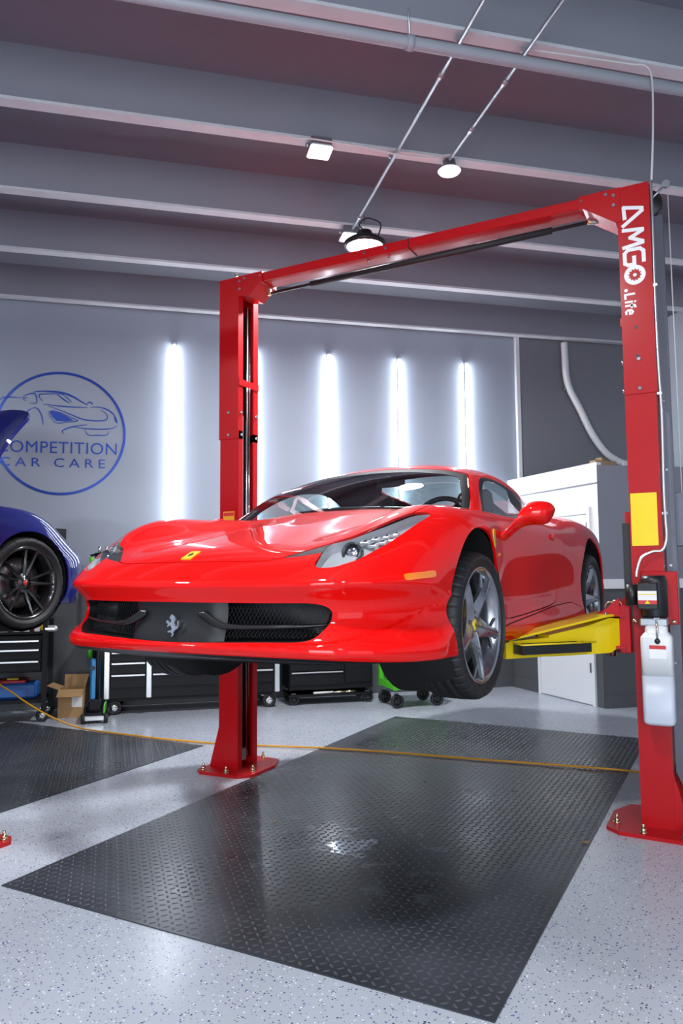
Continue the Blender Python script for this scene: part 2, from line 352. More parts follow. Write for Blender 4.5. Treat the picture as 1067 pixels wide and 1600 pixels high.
# ---------------------------------------------------------------- wall tube lights
TUBES = [(-1.50, 'vertical white tube light on the wall right of the blue round logo'), (-.585, 'vertical white tube light half hidden behind the far red column'),
         (.33, 'vertical white tube light, first one right of the far red column'), (1.222, 'vertical white tube light, second one right of the far red column'),
         (2.12, 'vertical white tube light nearest the white corner trim')]
for tu, lab in TUBES:
    t = thing('tube_light', lab, 'light', uv(tu, VB, 1.66), ROOM, 'vertical tube lights on the back wall')
    MB().box((0, -.012, 1.21), (.034, .022, 2.44), bev=.004).build('channel', 'metal_grey', t)
    MB().cyl((0, -.034, .02), (0, -.034, 2.40), .017, n=14).build('tube', 'tube_glow', t)
    for zz in (.0, 2.40): MB().cyl((0, -.034, zz), (0, -.034, zz+.024), .0185, n=14).build('end_cap', 'white_paint', t)
# ---------------------------------------------------------------- ceiling fixtures
def spot(loc, power, col, r=.2):
    d = bpy.data.lights.new('lamp_light', 'POINT'); d.energy = power; d.color = col; d.shadow_soft_size = r
    return d
def high_bay(lab, u, v, z, power, grp='round high bay lamps'):
    t = thing('high_bay_lamp', lab, 'lamp', uv(u, v, z), 0, grp)
    MB().lathe([(.001, .0), (.15, .0), (.155, .01), (.15, .02)], 32).build('lens', 'lamp_glow', t)
    MB().lathe([(.152, -.004), (.172, -.002), (.175, .03), (.14, .055), (.08, .085), (.06, .13), (.001, .13)], 32).build('housing', 'black_plastic', t)
    MB().tube(bez([(.12, 0, .05), (.15, 0, .16), (.06, 0, .23), (0, 0, .24), (-.05, 0, .2), (0, 0, .14)]), .006).build('power_cable', 'black_plastic', t)
    MB().cyl((0, 0, .13), (0, 0, .27), .004, n=6).build('hanger', 'steel', t)
    ld = bpy.data.lights.new('lamp_light', 'AREA'); ld.shape = 'DISK'; ld.size = .3; ld.energy = power; ld.color = (.90, .95, 1)
    lo = link('lamp_light', ld, t); lo.location = (0, 0, -.02)
high_bay('bright round high bay lamp glowing just above the red crossbeam', 0, 1.16, 4.17, 110)
high_bay('round high bay lamp overhead between camera and red car', -1.6, -2.85, 4.17, 55)
high_bay('round high bay lamp over the blue car bay', -4.6, -.9, 4.17, 60)
high_bay('round high bay lamp overhead behind the camera', -.8, -6.4, 4.17, 60)
def square_lamp(u, v, z, lab):
    t = thing('square_lamp', lab, 'lamp', uv(u, v, z), ROOM)
    MB().box((0, 0, .04), (.15, .15, .07), bev=.01).build('housing', 'metal_grey', t)
    MB().box((0, 0, -.002), (.16, .16, .022), bev=.008).build('lens', 'lens_white', t)
    for s in (-1, 1): MB().cyl((s*.075, 0, .04), (s*.10, 0, .04), .012, n=10).build('cable_gland', 'metal_grey', t)
    return t
square_lamp(-.60, .19, 4.37, 'small square white ceiling lamp on the joist, left of the two conduits')
square_lamp(-.06, 1.42, 4.36, 'small square white ceiling lamp at the lower end of the long conduit')
t = thing('round_lamp', 'small round white ceiling lamp at the end of the short conduit', 'lamp', uv(.385, .22, 4.36))
MB().lathe([(.001, 0), (.075, 0), (.085, .012), (.075, .02)], 24).build('lens', 'lens_white', t)
MB().lathe([(.08, .018), (.05, .05), (.045, .09), (.001, .09)], 24).build('housing', 'metal_grey', t)
# conduits along the room depth, big pipe and cables along the joists
def conduit(u, v0, v1, z, lab, extra=()):
    t = thing('conduit', lab, 'conduit', uv(u, v0, z), ROOM)
    MB().cyl((0, 0, 0), (0, v1-v0, 0), .013, n=10).build('pipe', 'galvanised', t)
    for vv in extra: MB().cyl((0, vv-v0-.03, 0), (0, vv-v0+.03, 0), .018, n=10).build('coupling', 'galvanised', t)
    for vv in (-2.2, -1.0, .23, 1.42):
        if v0 < vv < v1: MB().box((0, vv-v0, .026), (.045, .02, .030)).build('strap', 'galvanised', t)
conduit(-.055, -8.5, 1.335, 4.405, 'long thin silver conduit running under the ceiling to the square lamp', (-.72, -3.0, 1.12))
conduit(.35, -8.5, .12, 4.405, 'thin silver conduit under the ceiling ending at the small round lamp', (-.75, -.25))
t = thing('sprinkler_pipe', 'thick grey pipe running across under the ceiling near the top', 'pipe', uv(UL, -1.06, 4.31), ROOM)
MB().cyl((0, 0, 0), (UR-UL, 0, 0), .034, n=16).build('pipe', 'pipe_paint', t)
for uu in (-.37, 3.4, -4.5):
    MB().lathe([(.034, -.02), (.041, -.02), (.041, .02), (.034, .02)], 16, M=Matrix.Translation((uu-UL, 0, 0)) @ Matrix.Rotation(R(90), 4, 'Y')).build('hanger_ring', 'pipe_paint', t)
    MB().cyl((uu-UL, .0, .03), (uu-UL, .03, .47), .006, n=6).build('hanger_rod', 'galvanised', t)
def cable(pts, r, lab, m='cable_white'):
    tag(MB().tube(bez(pts, 8), r, 6).build('cable', m), lab, 'cable')
cable([uv(-.86, .15, 4.44), uv(-.78, .11, 4.40), uv(-.68, .095, 4.40), uv(-.5, .10, 4.40), uv(-.3, .13, 4.415), uv(-.05, .12, 4.385), uv(.2, .13, 4.40), uv(.30, .13, 4.43), uv(.36, .12, 4.44)], .006, 'white cable sagging along the joist between the ceiling lamps')
cable([uv(.40, -1.02, 4.43), uv(.5, -1.06, 4.40), uv(.8, -1.06, 4.41), uv(1.0, -1.08, 4.40), uv(1.08, -1.11, 4.38), uv(1.11, -1.118, 4.29), uv(1.105, -1.115, 4.0), uv(1.087, -1.106, 3.685)], .006, 'pale cable dropping from the ceiling pipe towards the near red column')
# ---------------------------------------------------------------- two-post lift
mat('lift_red', (.46, .002, .005), .38, coat=.35, var=.05, scale=5, crough=.14, spec=.25)
mat('arm_yellow', (.78, .57, .0), .35, coat=.5, var=.05)
mat('slate_cover', (.13, .14, .175), .45, metal=.2, var=.05)
mat('label_yellow', (.90, .66, .0), .4)
mat('label_white', (.85, .85, .85), .45)
mat('label_red', (.62, .03, .03), .45)
mat('label_orange', (.85, .35, .02), .4)
mat('sign_white', (.88, .88, .88), .35)
mat('cyl_grey', (.30, .31, .33), .3, metal=.6)
XI, CA, CB, HE, HT = 1.357, .168, .2485, 2.43, 3.66
def column(parent, s, x0, y0, pw=.27):
    """C-section column: s is the outward direction along x, x0 the inner face"""
    X = lambda d: x0+s*d
    t = .010; hb = CB/2; lip = .055
    def sec(g, z):
        P = [(-g*0, -hb-g), (CA+g, -hb-g), (CA+g, hb+g), (0, hb+g), (0, hb-lip), (t, hb-lip), (t, hb-t), (CA-t, hb-t), (CA-t, -hb+t), (t, -hb+t), (t, -hb+lip), (0, -hb+lip)]
        return [Vector((X(a), y0+b, z)) for a, b in P]
    def ring_quads(mb, z0, z1, g):
        a, b = sec(g, z0), sec(g, z1); n = len(a); o = len(mb.v)
        mb.add(a+b, [(i, (i+1) % n, n+(i+1) % n, n+i) for i in range(n)])
        for base in (0, n):                       # end caps of the three walls
            mb.f += [tuple(o+base+i for i in q) for q in ((0, 1, 8, 9), (0, 9, 10, 11), (1, 2, 7, 8), (2, 3, 6, 7), (3, 4, 5, 6))]; mb.sm += [False]*5
    mb = MB(); ring_quads(mb, .02, HE+.06, 0); col = mb.build('column', 'lift_red', parent)
    mb = MB(); ring_quads(mb, HE, HT, .007)
    mb.box(((X(0)+X(CA))/2, y0, HT+.004), (CA+.014, CB+.014, .008)); ext = mb.build('column_extension', 'lift_red', parent)
    # flared foot gussets front and back
    for q in (-1, 1):
        mb = MB(); M_ = frame((X(CA), y0+q*(hb-.012)-.006, .02), (s, 0, 0), (0, 0, 1), (0, 1, 0))
        mb.prism([(-.02, 0), (.085, 0), (.0, .30), (-.02, .30)], M_, .012); mb.build('foot_gusset', 'lift_red', col)
    mb = MB(); M_ = Matrix.Translation((x0, y0, 0))
    P = [(s*a, b) for a, b in ((-.175, -.20), (-.10, -.27), (pw-.055, -.285), (pw, -.24), (pw, .24), (pw-.055, .285), (-.10, .27), (-.175, .10))]
    mb.prism(P, M_, .02); bpz = mb.build('base_plate', 'lift_red', parent)
    for a, b in ((pw-.05, -.235), (.02, -.235), (.02, .235), (pw-.05, .235), (-.13, -.12)):
        bo = MB(); c = Vector((X(a), y0+b, .02)); bo.cyl(c, c+Vector((0, 0, .006)), .020, n=14); bo.cyl(c+Vector((0, 0, .006)), c+Vector((0, 0, .024)), .015, n=6); bo.cyl(c+Vector((0, 0, .024)), c+Vector((0, 0, .046)), .008, n=10)
        bo.build('anchor_bolt', 'zinc', bpz)
    # hydraulic cylinder, lift cables and the small tie bracket inside the channel
    MB().cyl((X(.06), y0-.03, .10), (X(.06), y0-.03, 2.62), .030, n=16).build('hydraulic_cylinder', 'cyl_grey', parent)
    MB().cyl((X(.06), y0-.03, 2.62), (X(.06), y0-.03, 3.42), .013, n=12).build('cylinder_rod', 'steel', parent)
    for yy in (.03, .062): MB().cyl((X(.035), y0+yy, .07), (X(.035), y0+yy, 3.48), .008, n=8).build('lift_cable', 'steel', parent)
    MB().cyl((X(.03), y0-.0, .10), (X(.05), y0-.0, .10), .045, n=20).build('cable_sheave', 'metal_grey', parent)
    mb = MB(); mb.box((X(-.004), y0, 2.86), (.008, CB+.01, .05)); mb.build('tie_bracket', 'lift_red', parent)
    mb = MB(); mb.box((X(.095), y0, 1.75), (.004, .20, 3.4)); mb.build('channel_shade', 'black_plastic', parent)  # added black sheet standing in for the shadow inside the channel
    for z in (HE+.03, HE+.20):                     # button bolts of the extension
        for a, b in ((.05, -hb-.007), (.115, -hb-.007)):
            if a < .1: mb = MB(); mb.cyl((X(.084), y0+b, z), (X(.084), y0+b-.010, z), .013, .010, n=12); mb.build('bolt', 'steel', ext)
        for b in (-hb+.028, hb-.028):
            mb = MB(); mb.cyl((X(0), y0+b, z), (X(-.012), y0+b, z), .013, .010, n=12); mb.build('bolt', 'steel', ext)
    return col, ext
lift = thing('two_post_lift', 'red two-post car lift with overhead crossbeam holding the red car', 'lift')
colL, extL = column(lift, -1, -XI, 0.)
colR, extR = column(lift, 1, XI, 0.)
# crossbeam, its end brackets and splice
BY0, BY1, BZ0, BZ1 = -.125, .035, 3.598, 3.662
mb = MB(); mb.box((0, (BY0+BY1)/2, (BZ0+BZ1)/2), (2*XI-.30, BY1-BY0, BZ1-BZ0), bev=.004); beam = mb.build('crossbeam', 'lift_red', lift)
for s in (-1, 1):
    mb = MB(); M_ = frame((s*XI, BY0-.012, 0), (-s, 0, 0), (0, 0, 1), (0, 1, 0))
    P = [(-.02, 3.52 if s < 0 else 3.46), (.10 if s < 0 else .012, 3.50 if s < 0 else 3.46), (.195, 3.588), (.215, 3.588), (.215, HT+.008), (-.02, HT+.008)]
    mb.prism(P, M_, .20); br = mb.build('beam_bracket', 'lift_red', lift)
    for a, z in ((.018, 3.625), (.018, 3.565), (.06, 3.64), (.20, 3.635)):
        c = Vector((s*(XI-a), BY0-.012, z)); mb = MB(); mb.cyl(c, c+Vector((0, -.010, 0)), .010 if a < .1 else .006, n=8); mb.build('bolt', 'steel', br)
mb = MB(); mb.box((.03, (BY0+BY1)/2, BZ0-.003), (.004, BY1-BY0, .006)); mb.box((.03, BY0-.002, (BZ0+BZ1)/2), (.004, .004, .07)); mb.build('beam_seam', 'black_plastic', beam)
for x in (-.30, -.14):
    for yy, zz, d in ((BY0, 3.63, (0, -.010, 0)), (-.06, BZ0, (0, 0, -.010))):
        c = Vector((x, yy, zz)); MB().cyl(c, c+Vector(d), .010, n=8).build('bolt', 'steel', beam)
# padded overhead shut-off bar with its switch
sb = MB(); sb.cyl((-1.16, .0, 3.545), (1.18, 0, 3.560), .011, n=12); bar = sb.build('shutoff_bar', 'black_plastic', lift)
MB().cyl((-.80, 0, 3.5474), (.95, 0, 3.5586), .021, n=16).build('bar_padding', 'black_rubber', bar)
for x, z in ((-1.165, 3.545), (1.185, 3.560)):
    mb = MB(); mb.box((x, 0, z+.02), (.03, .03, .07), bev=.004); mb.cyl((x-.02, 0, z), (x+.02, 0, z), .013, n=10); mb.build('bar_hanger', 'zinc', bar)
mb = MB(); mb.box((1.215, -.015, 3.565), (.035, .025, .06), bev=.003); mb.build('limit_switch', 'metal_grey', bar)
mb = MB(); c = Vector((-1.40, -.10, HT+.012)); mb.cyl(c, c+Vector((0, 0, .03)), .012, n=10); mb.cyl(c+Vector((0, 0, .03)), c+Vector((0, 0, .045)), .008, n=6); mb.build('grease_fitting', 'zinc', lift)
# right column: lettering, labels, grey hose cover, pulley cap, conduit
YF = -CB/2-.007
LG = MB()
def flush():
    global LG
    LG.build('letter', 'sign_white', extR); LG = MB()
def sgn_pt(a, b):                                   # lettering runs down the column: a along (down), b across (to +x side = top of letters)
    return (XI+.018+b*.128, 3.552-a)
def ribbon(pts, wd):
    P = [sgn_pt(a, b) for a, b in pts]
    n = len(P); Pv = [Vector(p) for p in P]
    for i in range(n-1):
        t = (Pv[i+1]-Pv[i]).normalized(); nn = Vector((-t.y, t.x))*wd/2; e = t*wd*.32
        a, b = Pv[i]-e, Pv[i+1]+e
        LG.prism([a+nn, b+nn, b-nn, a-nn], frame((0, YF-.0005, 0), (1, 0, 0), (0, 0, 1), (0, -1, 0)), .0012+.0003*i)
W_ = .021
ribbon([(.080, .16), (.012, .13), (.034, .90), (.050, .90), (.124, .08)], W_)
flush()
ribbon([(.150, .07), (.160, .88), (.168, .88), (.200, .36), (.232, .88), (.240, .88), (.255, .07)], W_)
flush()
ribbon([(.350, .90), (.290, .90), (.272, .76), (.272, .24), (.290, .10), (.350, .10), (.362, .24), (.362, .50), (.318, .50)], W_)
flush()
cx, cz = sgn_pt(.425, .50)
M_ = frame((0, YF-.0005, 0), (1, 0, 0), (0, 0, 1), (0, -1, 0))
NG = 48
for k in range(NG):                                  # gear-shaped O
    a0, a1 = 2*math.pi*k/NG, 2*math.pi*(k+1)/NG
    ri = .036 if (k//2) % 2 else .030
    LG.prism([(cx+ri*math.cos(a0), cz+ri*math.sin(a0)), (cx+.058*math.cos(a0), cz+.058*math.sin(a0)), (cx+.058*math.cos(a1), cz+.058*math.sin(a1)), (cx+ri*math.cos(a1), cz+ri*math.sin(a1))], M_, .0015)
LG.prism([(cx+.010*math.cos(t), cz+.010*math.sin(t)) for t in np.linspace(0, 2*math.pi, 16, False)], M_, .0015)
flush()
dx, dz = sgn_pt(.510, .10); LG.prism([(dx+.010*math.cos(t), dz+.010*math.sin(t)) for t in np.linspace(0, 2*math.pi, 14, False)], M_, .0015)
w2 = .012
flush()
ribbon([(.535, .45), (.535, .06), (.560, .06)], w2)
flush()
ribbon([(.580, .06), (.580, .34)], w2); ribbon([(.580, .46), (.582, .47)], w2)
flush()
ribbon([(.602, .06), (.602, .44), (.614, .47)], w2); ribbon([(.594, .32), (.614, .32)], w2)
flush()
ribbon([(.630, .22), (.652, .22), (.650, .32), (.640, .36), (.630, .30), (.628, .16), (.638, .06), (.652, .08)], w2*.9)
flush()
MB().box((1.4345, -CB/2-.002, 1.71), (.139, .003, .298)).build('yellow_label', 'label_yellow', colR)['label'] = 'plain yellow label on the near column'
for z in (2.818, 2.650): MB().cyl((1.4345, YF-.001, z), (1.4345, YF+.004, z), .010, n=12).build('slot', 'black_plastic', extR)
mb = MB(); mb.box((-XI-.085, -CB/2-.002, 1.83), (.10, .003, .11)); ol = mb.build('warning_label', 'label_orange', colL)
MB().box((-XI-.085, -CB/2-.004, 1.865), (.09, .002, .025)).build('label_header', 'label_red', colL)
mb = MB(); xg = XI+CA+.007
mb.prism([(0, .30), (.055, .17), (.055, 3.52), (0, 3.52)], frame((xg, .02, 0), (1, 0, 0), (0, 0, 1), (0, 1, 0)), .085); cov = mb.build('hose_cover', 'slate_cover', lift)
mb = MB(); mb.lathe([(.001, 0), (.085, 0), (.090, .008), (.090, .05), (.085, .058), (.001, .058)], 32, M=Matrix.Translation((xg-.03, .07, 3.60)) @ Matrix.Rotation(R(90), 4, 'X')); mb.build('pulley_cover', 'black_plastic', lift)
for z in (2.40, 2.0, 1.45, .9):
    MB().cyl((xg+.02, .018, z), (xg+.02, .010, z), .008, n=8).build('cover_screw', 'steel', cov)
cd = MB(); cd.tube(bez([(xg+.010, -.10, 3.68), (xg+.012, -.115, 3.4), (xg+.008, -.12, 3.0), (xg+.010, -.12, 2.6), (xg+.016, -.12, 2.3), (xg+.010, -.125, 1.9), (xg+.012, -.135, 1.72), (xg+.014, -.14, 1.60), (xg-.008, -.15, 1.535), (1.47, -.16, 1.525), (1.415, -.17, 1.49), (1.392, -.19, 1.42), (1.39, -.20, 1.385)], 10), .0085, 8); cd.build('flexible_conduit', 'galvanised', lift)
for z in (3.05, 2.42, 1.74): MB().box((xg+.01, -.118, z), (.026, .022, .014)).build('conduit_clip', 'galvanised', lift)
# pull cord arm at the column head
mb = MB(); mb.tube([(xg-.02, .0, 3.60), (xg+.085, .0, 3.69)], .008, 8); mb.tube([(xg-.03, .0, 3.69), (xg+.085, .0, 3.695)], .003, 6); mb.cyl((xg+.085, -.012, 3.69), (xg+.085, .012, 3.69), .022, n=16); ca = mb.build('cord_arm', 'metal_grey', lift)
MB().cyl((xg+.092, 0, 3.69), (xg+.092, .05, 1.86), .003, n=6).build('release_cord', 'cable_white', lift)
MB().box((xg+.058, .10, 1.715), (.11, .08, .31), bev=.004).build('release_cover', 'slate_cover', lift)
# ---- power unit on the right column
py = -CB/2-.075; px = 1.463
mb = MB(); mb.box((px+.035, -CB/2-.012, 1.27), (.19, .016, .29), bev=.004); mb.build('motor_bracket', 'lift_red', lift)
MB().lathe([(.001, 0), (.066, 0), (.070, .008), (.070, .20), (.060, .225), (.001, .225)], 32, M=Matrix.Translation((px+.012, py, 1.168))).build('motor', 'black_plastic', lift)
sw_ = MB().box((px-.012, py-.080, 1.285), (.105, .05, .145), bev=.006).build('switch_box', 'black_plastic', lift)
MB().box((px-.012, py-.1065, 1.287), (.094, .003, .050)).build('switch_label', 'label_white', sw_)
MB().box((px-.012, py-.1067, 1.252), (.094, .003, .020)).build('red_stripe', 'label_red', sw_)
MB().box((px-.012, py-.1085, 1.294), (.094, .001, .005)).build('yellow_stripe', 'label_yellow', sw_)
MB().prism([(-.014, 0), (.014, 0), (0, .020)], frame((px-.012, py-.1083, 1.243), (1, 0, 0), (0, 0, 1), (0, -1, 0)), .001).build('warning_triangle', 'label_yellow', sw_)
MB().cyl((px-.012, py-.105, 1.338), (px-.012, py-.114, 1.338), .017, n=18).build('push_button', 'trim_black' if 'trim_black' in MATS else 'black_plastic', sw_)
MB().cyl((px-.098, py-.03, 1.235), (px-.098, py-.03, 1.345), .032, n=20).build('capacitor', 'black_plastic', lift)
MB().box((px+.012, py-.03, 1.145), (.14, .10, .042), bev=.006).build('valve_block', 'metal_grey', lift)
for x in (px-.075, px+.10): MB().cyl((x, py-.035, 1.147), (x+(.022 if x > px else -.022), py-.035, 1.147), .009, n=10).build('hose_fitting', 'zinc', lift)
lv = MB(); lv.cyl((px+.028, py-.085, 1.165), (px+.028, py-.095, 1.055), .006, n=8); lv.box((px+.028, py-.080, 1.166), (.035, .03, .012), bev=.003); lv.build('release_lever', 'steel', lift)
MB().lathe([(.001, .016), (.011, .011), (.016, 0), (.011, -.011), (.001, -.016)], 18, M=Matrix.Translation((px+.028, py-.095, 1.045))).build('lever_knob', 'black_plastic', lift)
def tank(z0, z1, inset, top=False):
    rings = []
    prof = ([(z0, 1), (z1, 1)] if top else [(z0, .72), (z0+.008, .93), (z0+.02, 1), (z1, 1)]) + ([(z1+.012, .96), (z1+.028, .80), (z1+.035, .72), (z1+.075, .70)] if top else [])
    for z, k in prof:
        hx, hy = (.079-inset)*k, (.066-inset)*k; rc = .022
        ring = []
        for qx, qy, a0 in ((1, 1, 0), (-1, 1, 90), (-1, -1, 180), (1, -1, 270)):
            for a in (0, 22, 45, 67, 90): ring.append(Vector((px+.02+qx*(hx-rc)+rc*math.cos(R(a0+a)), py-.03+qy*(hy-rc)+rc*math.sin(R(a0+a)), z)))
        rings.append(ring)
    return MB().loft(rings)
m_, nt_, b_ = nodes_of('tank_plastic'); b_.inputs['Base Color'].default_value = (.80, .81, .82, 1); b_.inputs['Roughness'].default_value = .35; b_.inputs['Subsurface Weight'].default_value = .15; b_.inputs['Subsurface Radius'].default_value = (.02, .02, .02); MATS['tank_plastic'] = m_
mat('tank_fluid', (.58, .62, .70), .35, var=.03)
tk = tank(.86, 1.055, 0, True).build('oil_reservoir', 'tank_plastic', lift)
tank(.598, .8601, .0003).build('reservoir_fluid_level', 'tank_fluid', lift)
MB().box((px+.028, py-.0975, .988), (.082, .002, .070)).build('reservoir_label', 'label_white', tk)
MB().box((px+.028, py-.0982, 1.013), (.082, .002, .020)).build('label_header', 'label_red', tk)
# ---- carriages and swing arms
def carriage(s):
    X = lambda d: s*(XI-d)
    mb = MB(); mb.box((X(.0), 0, 1.36), (.07, .11, .80)); mb.box((X(.045), 0, 1.09), (.06, .30, .26), bev=.004); cg = mb.build('carriage', 'lift_red', lift)
    MB().box((X(.012), -.0, 1.42), (.075, .13, .55)).build('slide_block', 'black_plastic', cg)
    for zz in (1.165, .985):
        mb = MB(); mb.prism([(-.02, -.17), (.06, -.17), (.13, -.13), (.15, -.07), (.15, .07), (.13, .13), (.06, .17), (-.02, .17)], frame((X(.06), 0, zz), (-s, 0, 0), (0, 1, 0), (0, 0, 1)), .016); mb.build('pivot_plate', 'lift_red', cg)
    for yy in (-.16, .16):
        mb = MB(); mb.prism([(0, 0), (.10, 0), (0, .09)], frame((X(.07), yy-.005 if yy > 0 else yy-.005, 1.18), (-s, 0, 0), (0, 0, 1), (0, 1, 0)), .010); mb.build('gusset', 'lift_red', cg)
    return cg
def arm(s, piv, tip, tray):
    P, T = Vector(piv), Vector(tip); d = Vector((T.x-P.x, T.y-P.y, 0)); Ln = d.length; d.normalize(); n = Vector((-d.y, d.x, 0))
    M_ = lambda along, z0: frame(P+d*along-n*0, d, n)
    # inner box section tapering towards the tip
    rings = []
    for a, zb, zt, hw in ((-.03, 1.005, 1.150, .055), (.06, .965, 1.158, .060), (.20, .962, 1.120, .060), (Ln*.55, .960, 1.085, .055), (Ln*.62, .960, 1.075, .052)):
        c = P+d*a; rings.append([c+n*hw+Vector((0, 0, zb)), c-n*hw+Vector((0, 0, zb)), c-n*hw+Vector((0, 0, zt)), c+n*hw+Vector((0, 0, zt))])
    rings = [[Vector((p.x, p.y, p.z-P.z)) for p in r] for r in rings]
    mb = MB(); mb.loft(rings, smooth=False); am = mb.build('swing_arm', 'arm_yellow', lift)
    rings = []
    for a, zb, zt, hw in ((Ln*.40, .962, 1.070, .043), (Ln*.98, .958, 1.048, .043)):
        c = P+d*a; rings.append([Vector((q.x, q.y, q.z-P.z)) for q in (c+n*hw+Vector((0, 0, zb)), c-n*hw+Vector((0, 0, zb)), c-n*hw+Vector((0, 0, zt)), c+n*hw+Vector((0, 0, zt)))])
    mb = MB(); mb.loft(rings, smooth=False); mb.build('arm_extension', 'arm_yellow', am)
    # top cover plate, sloping, wider than the arm
    rings = []
    for a, z, hw in ((.04, 1.166, .075), (.10, 1.164, .085), (Ln*.95, 1.052, .050)):
        c = P+d*a; rings.append([Vector((q.x, q.y, q.z-P.z)) for q in (c+n*hw+Vector((0, 0, z)), c-n*hw+Vector((0, 0, z)), c-n*hw+Vector((0, 0, z+.012)), c+n*hw+Vector((0, 0, z+.012)))])
    mb = MB(); mb.loft(rings, smooth=False); mb.build('top_plate', 'arm_yellow', am)
    c0 = Vector((P.x, P.y, 0))
    MB().cyl(c0+Vector((0, 0, .94)), c0+Vector((0, 0, 1.20)), .022, n=18).build('pivot_pin', 'zinc', am)
    MB().tube([c0+Vector((.03*math.cos(q), .0, 1.215+.03*math.sin(q))) for q in np.linspace(-.3, 3.4, 12)], .004, 6).build('pin_ring', 'zinc', am)
    pr = c0+d*.07; MB().cyl(pr+n*.05+Vector((0, 0, .95)), pr+n*.05+Vector((0, 0, 1.19)), .010, n=10).build('restraint_rod', 'steel', am)
    tp = Vector((T.x, T.y, 0)); mb = MB(); mb.cyl(tp+Vector((0, 0, 1.045)), tp+Vector((0, 0, 1.066)), .055, n=24); mb.build('lift_pad', 'black_rubber', am)
    if tray:                                      # black tool tray hooked on the arm's side
        a0, a1, zt, dp, hh = Ln*.34, Ln*.93, 1.038, .085, .052
        sd = -n if (-n).dot(CAM-P) > 0 else n
        mb = MB(); base = P-Vector((0, 0, P.z))
        q = lambda a, o, z: base+d*a+sd*(.058+o)+Vector((0, 0, z))
        o0, o1 = 0, dp
        mb.add([q(a0, o0, zt-hh), q(a1, o0, zt-hh), q(a1, o1, zt-hh), q(a0, o1, zt-hh), q(a0, o0, zt), q(a1, o0, zt), q(a1, o1, zt-.006), q(a0, o1, zt-.006)],
               [(0, 1, 2, 3), (0, 1, 5, 4), (2, 3, 7, 6), (1, 2, 6, 5), (3, 0, 4, 7)])
        mb.build('tool_tray', 'black_plastic', am)
        mb = MB(); mb.tube([q(a0-.03, o1, zt), q(a1, o1, zt), q(a1, o0, zt+.004)], .005, 6); mb.build('tray_edge', 'arm_yellow', am)
    return am
carriage(1); carriage(-1)
arm(1, (1.235, -.115, 0), (.735, -.655, 0), True)
arm(1, (1.235, .115, 0), (.72, 1.05, 0), False)
arm(-1, (-1.235, -.115, 0), (-.82, -.60, 0), False)
arm(-1, (-1.235, .115, 0), (-.70, 1.10, 0), False)
# ---------------------------------------------------------------- red car: implicit body shape
# car frame: x to the car's left, y towards the tail (front axle at 0), z up from the tyre contact plane
def nat_basis(k):
    """second-derivative solver of a natural cubic spline: returns matrix M with m = M @ y"""
    n = len(k); A = np.zeros((n, n)); B = np.zeros((n, n)); A[0, 0] = A[-1, -1] = 1
    for i in range(1, n-1):
        h0, h1 = k[i]-k[i-1], k[i+1]-k[i]
        A[i, i-1], A[i, i], A[i, i+1] = h0/6, (h0+h1)/3, h1/6
        B[i, i-1], B[i, i], B[i, i+1] = 1/h0, -1/h0-1/h1, 1/h1
    return np.linalg.solve(A, B)
class Knots:
    def __init__(s, k): s.k = np.array(k, float); s.M = nat_basis(s.k)
    def basis(s, x):
        """cardinal basis weights, shape (len(x), n); clamped outside"""
        k = s.k; x = np.clip(np.asarray(x, float), k[0], k[-1])
        i = np.clip(np.searchsorted(k, x)-1, 0, len(k)-2)
        h = k[i+1]-k[i]; a = (k[i+1]-x)/h; b = 1-a
        W = np.zeros((len(x), len(k))); r = np.arange(len(x))
        W[r, i] += a; W[r, i+1] += b
        W += ((a**3-a)*h*h/6)[:, None]*s.M[i] + ((b**3-b)*h*h/6)[:, None]*s.M[i+1]
        return W
def spline(k, v):
    k = np.array(k, float); v = np.array(v, float); m = nat_basis(k) @ v
    def ev(x):
        x = np.clip(np.asarray(x, float), k[0], k[-1]); i = np.clip(np.searchsorted(k, x)-1, 0, len(k)-2)
        h = k[i+1]-k[i]; a = (k[i+1]-x)/h; b = 1-a
        return a*v[i]+b*v[i+1]+((a**3-a)*m[i]+(b**3-b)*m[i+1])*h*h/6
    return ev
def sym(k, rows):
    """mirror knots at positive x to a symmetric table"""
    k = list(k); kk = [-a for a in k[:0:-1]]+k
    return kk, [[*r[:0:-1], *r] for r in rows]
class Tens:
    def __init__(s, ky, kx, rows): s.Y = Knots(ky); s.X = Knots(kx); s.V = np.array(rows, float)
    def pts(s, y, x): return ((s.Y.basis(y) @ s.V)*s.X.basis(x)).sum(1)
    def grid(s, y, x): return s.Y.basis(y) @ s.V @ s.X.basis(x).T
def smax(a, b, k):
    h = np.maximum(k-np.abs(a-b), 0)/k
    return np.maximum(a, b)+h*h*k*.25
PLAN = spline([-1.02, -.92, -.86, -.78, -.68, -.55, -.4, -.2, 0, .2, .4, .55, .68, .78, .86, .92, 1.02],
              [.75, .42, .285, .18, .105, .055, .025, .006, 0, .006, .025, .055, .105, .18, .285, .42, .75])
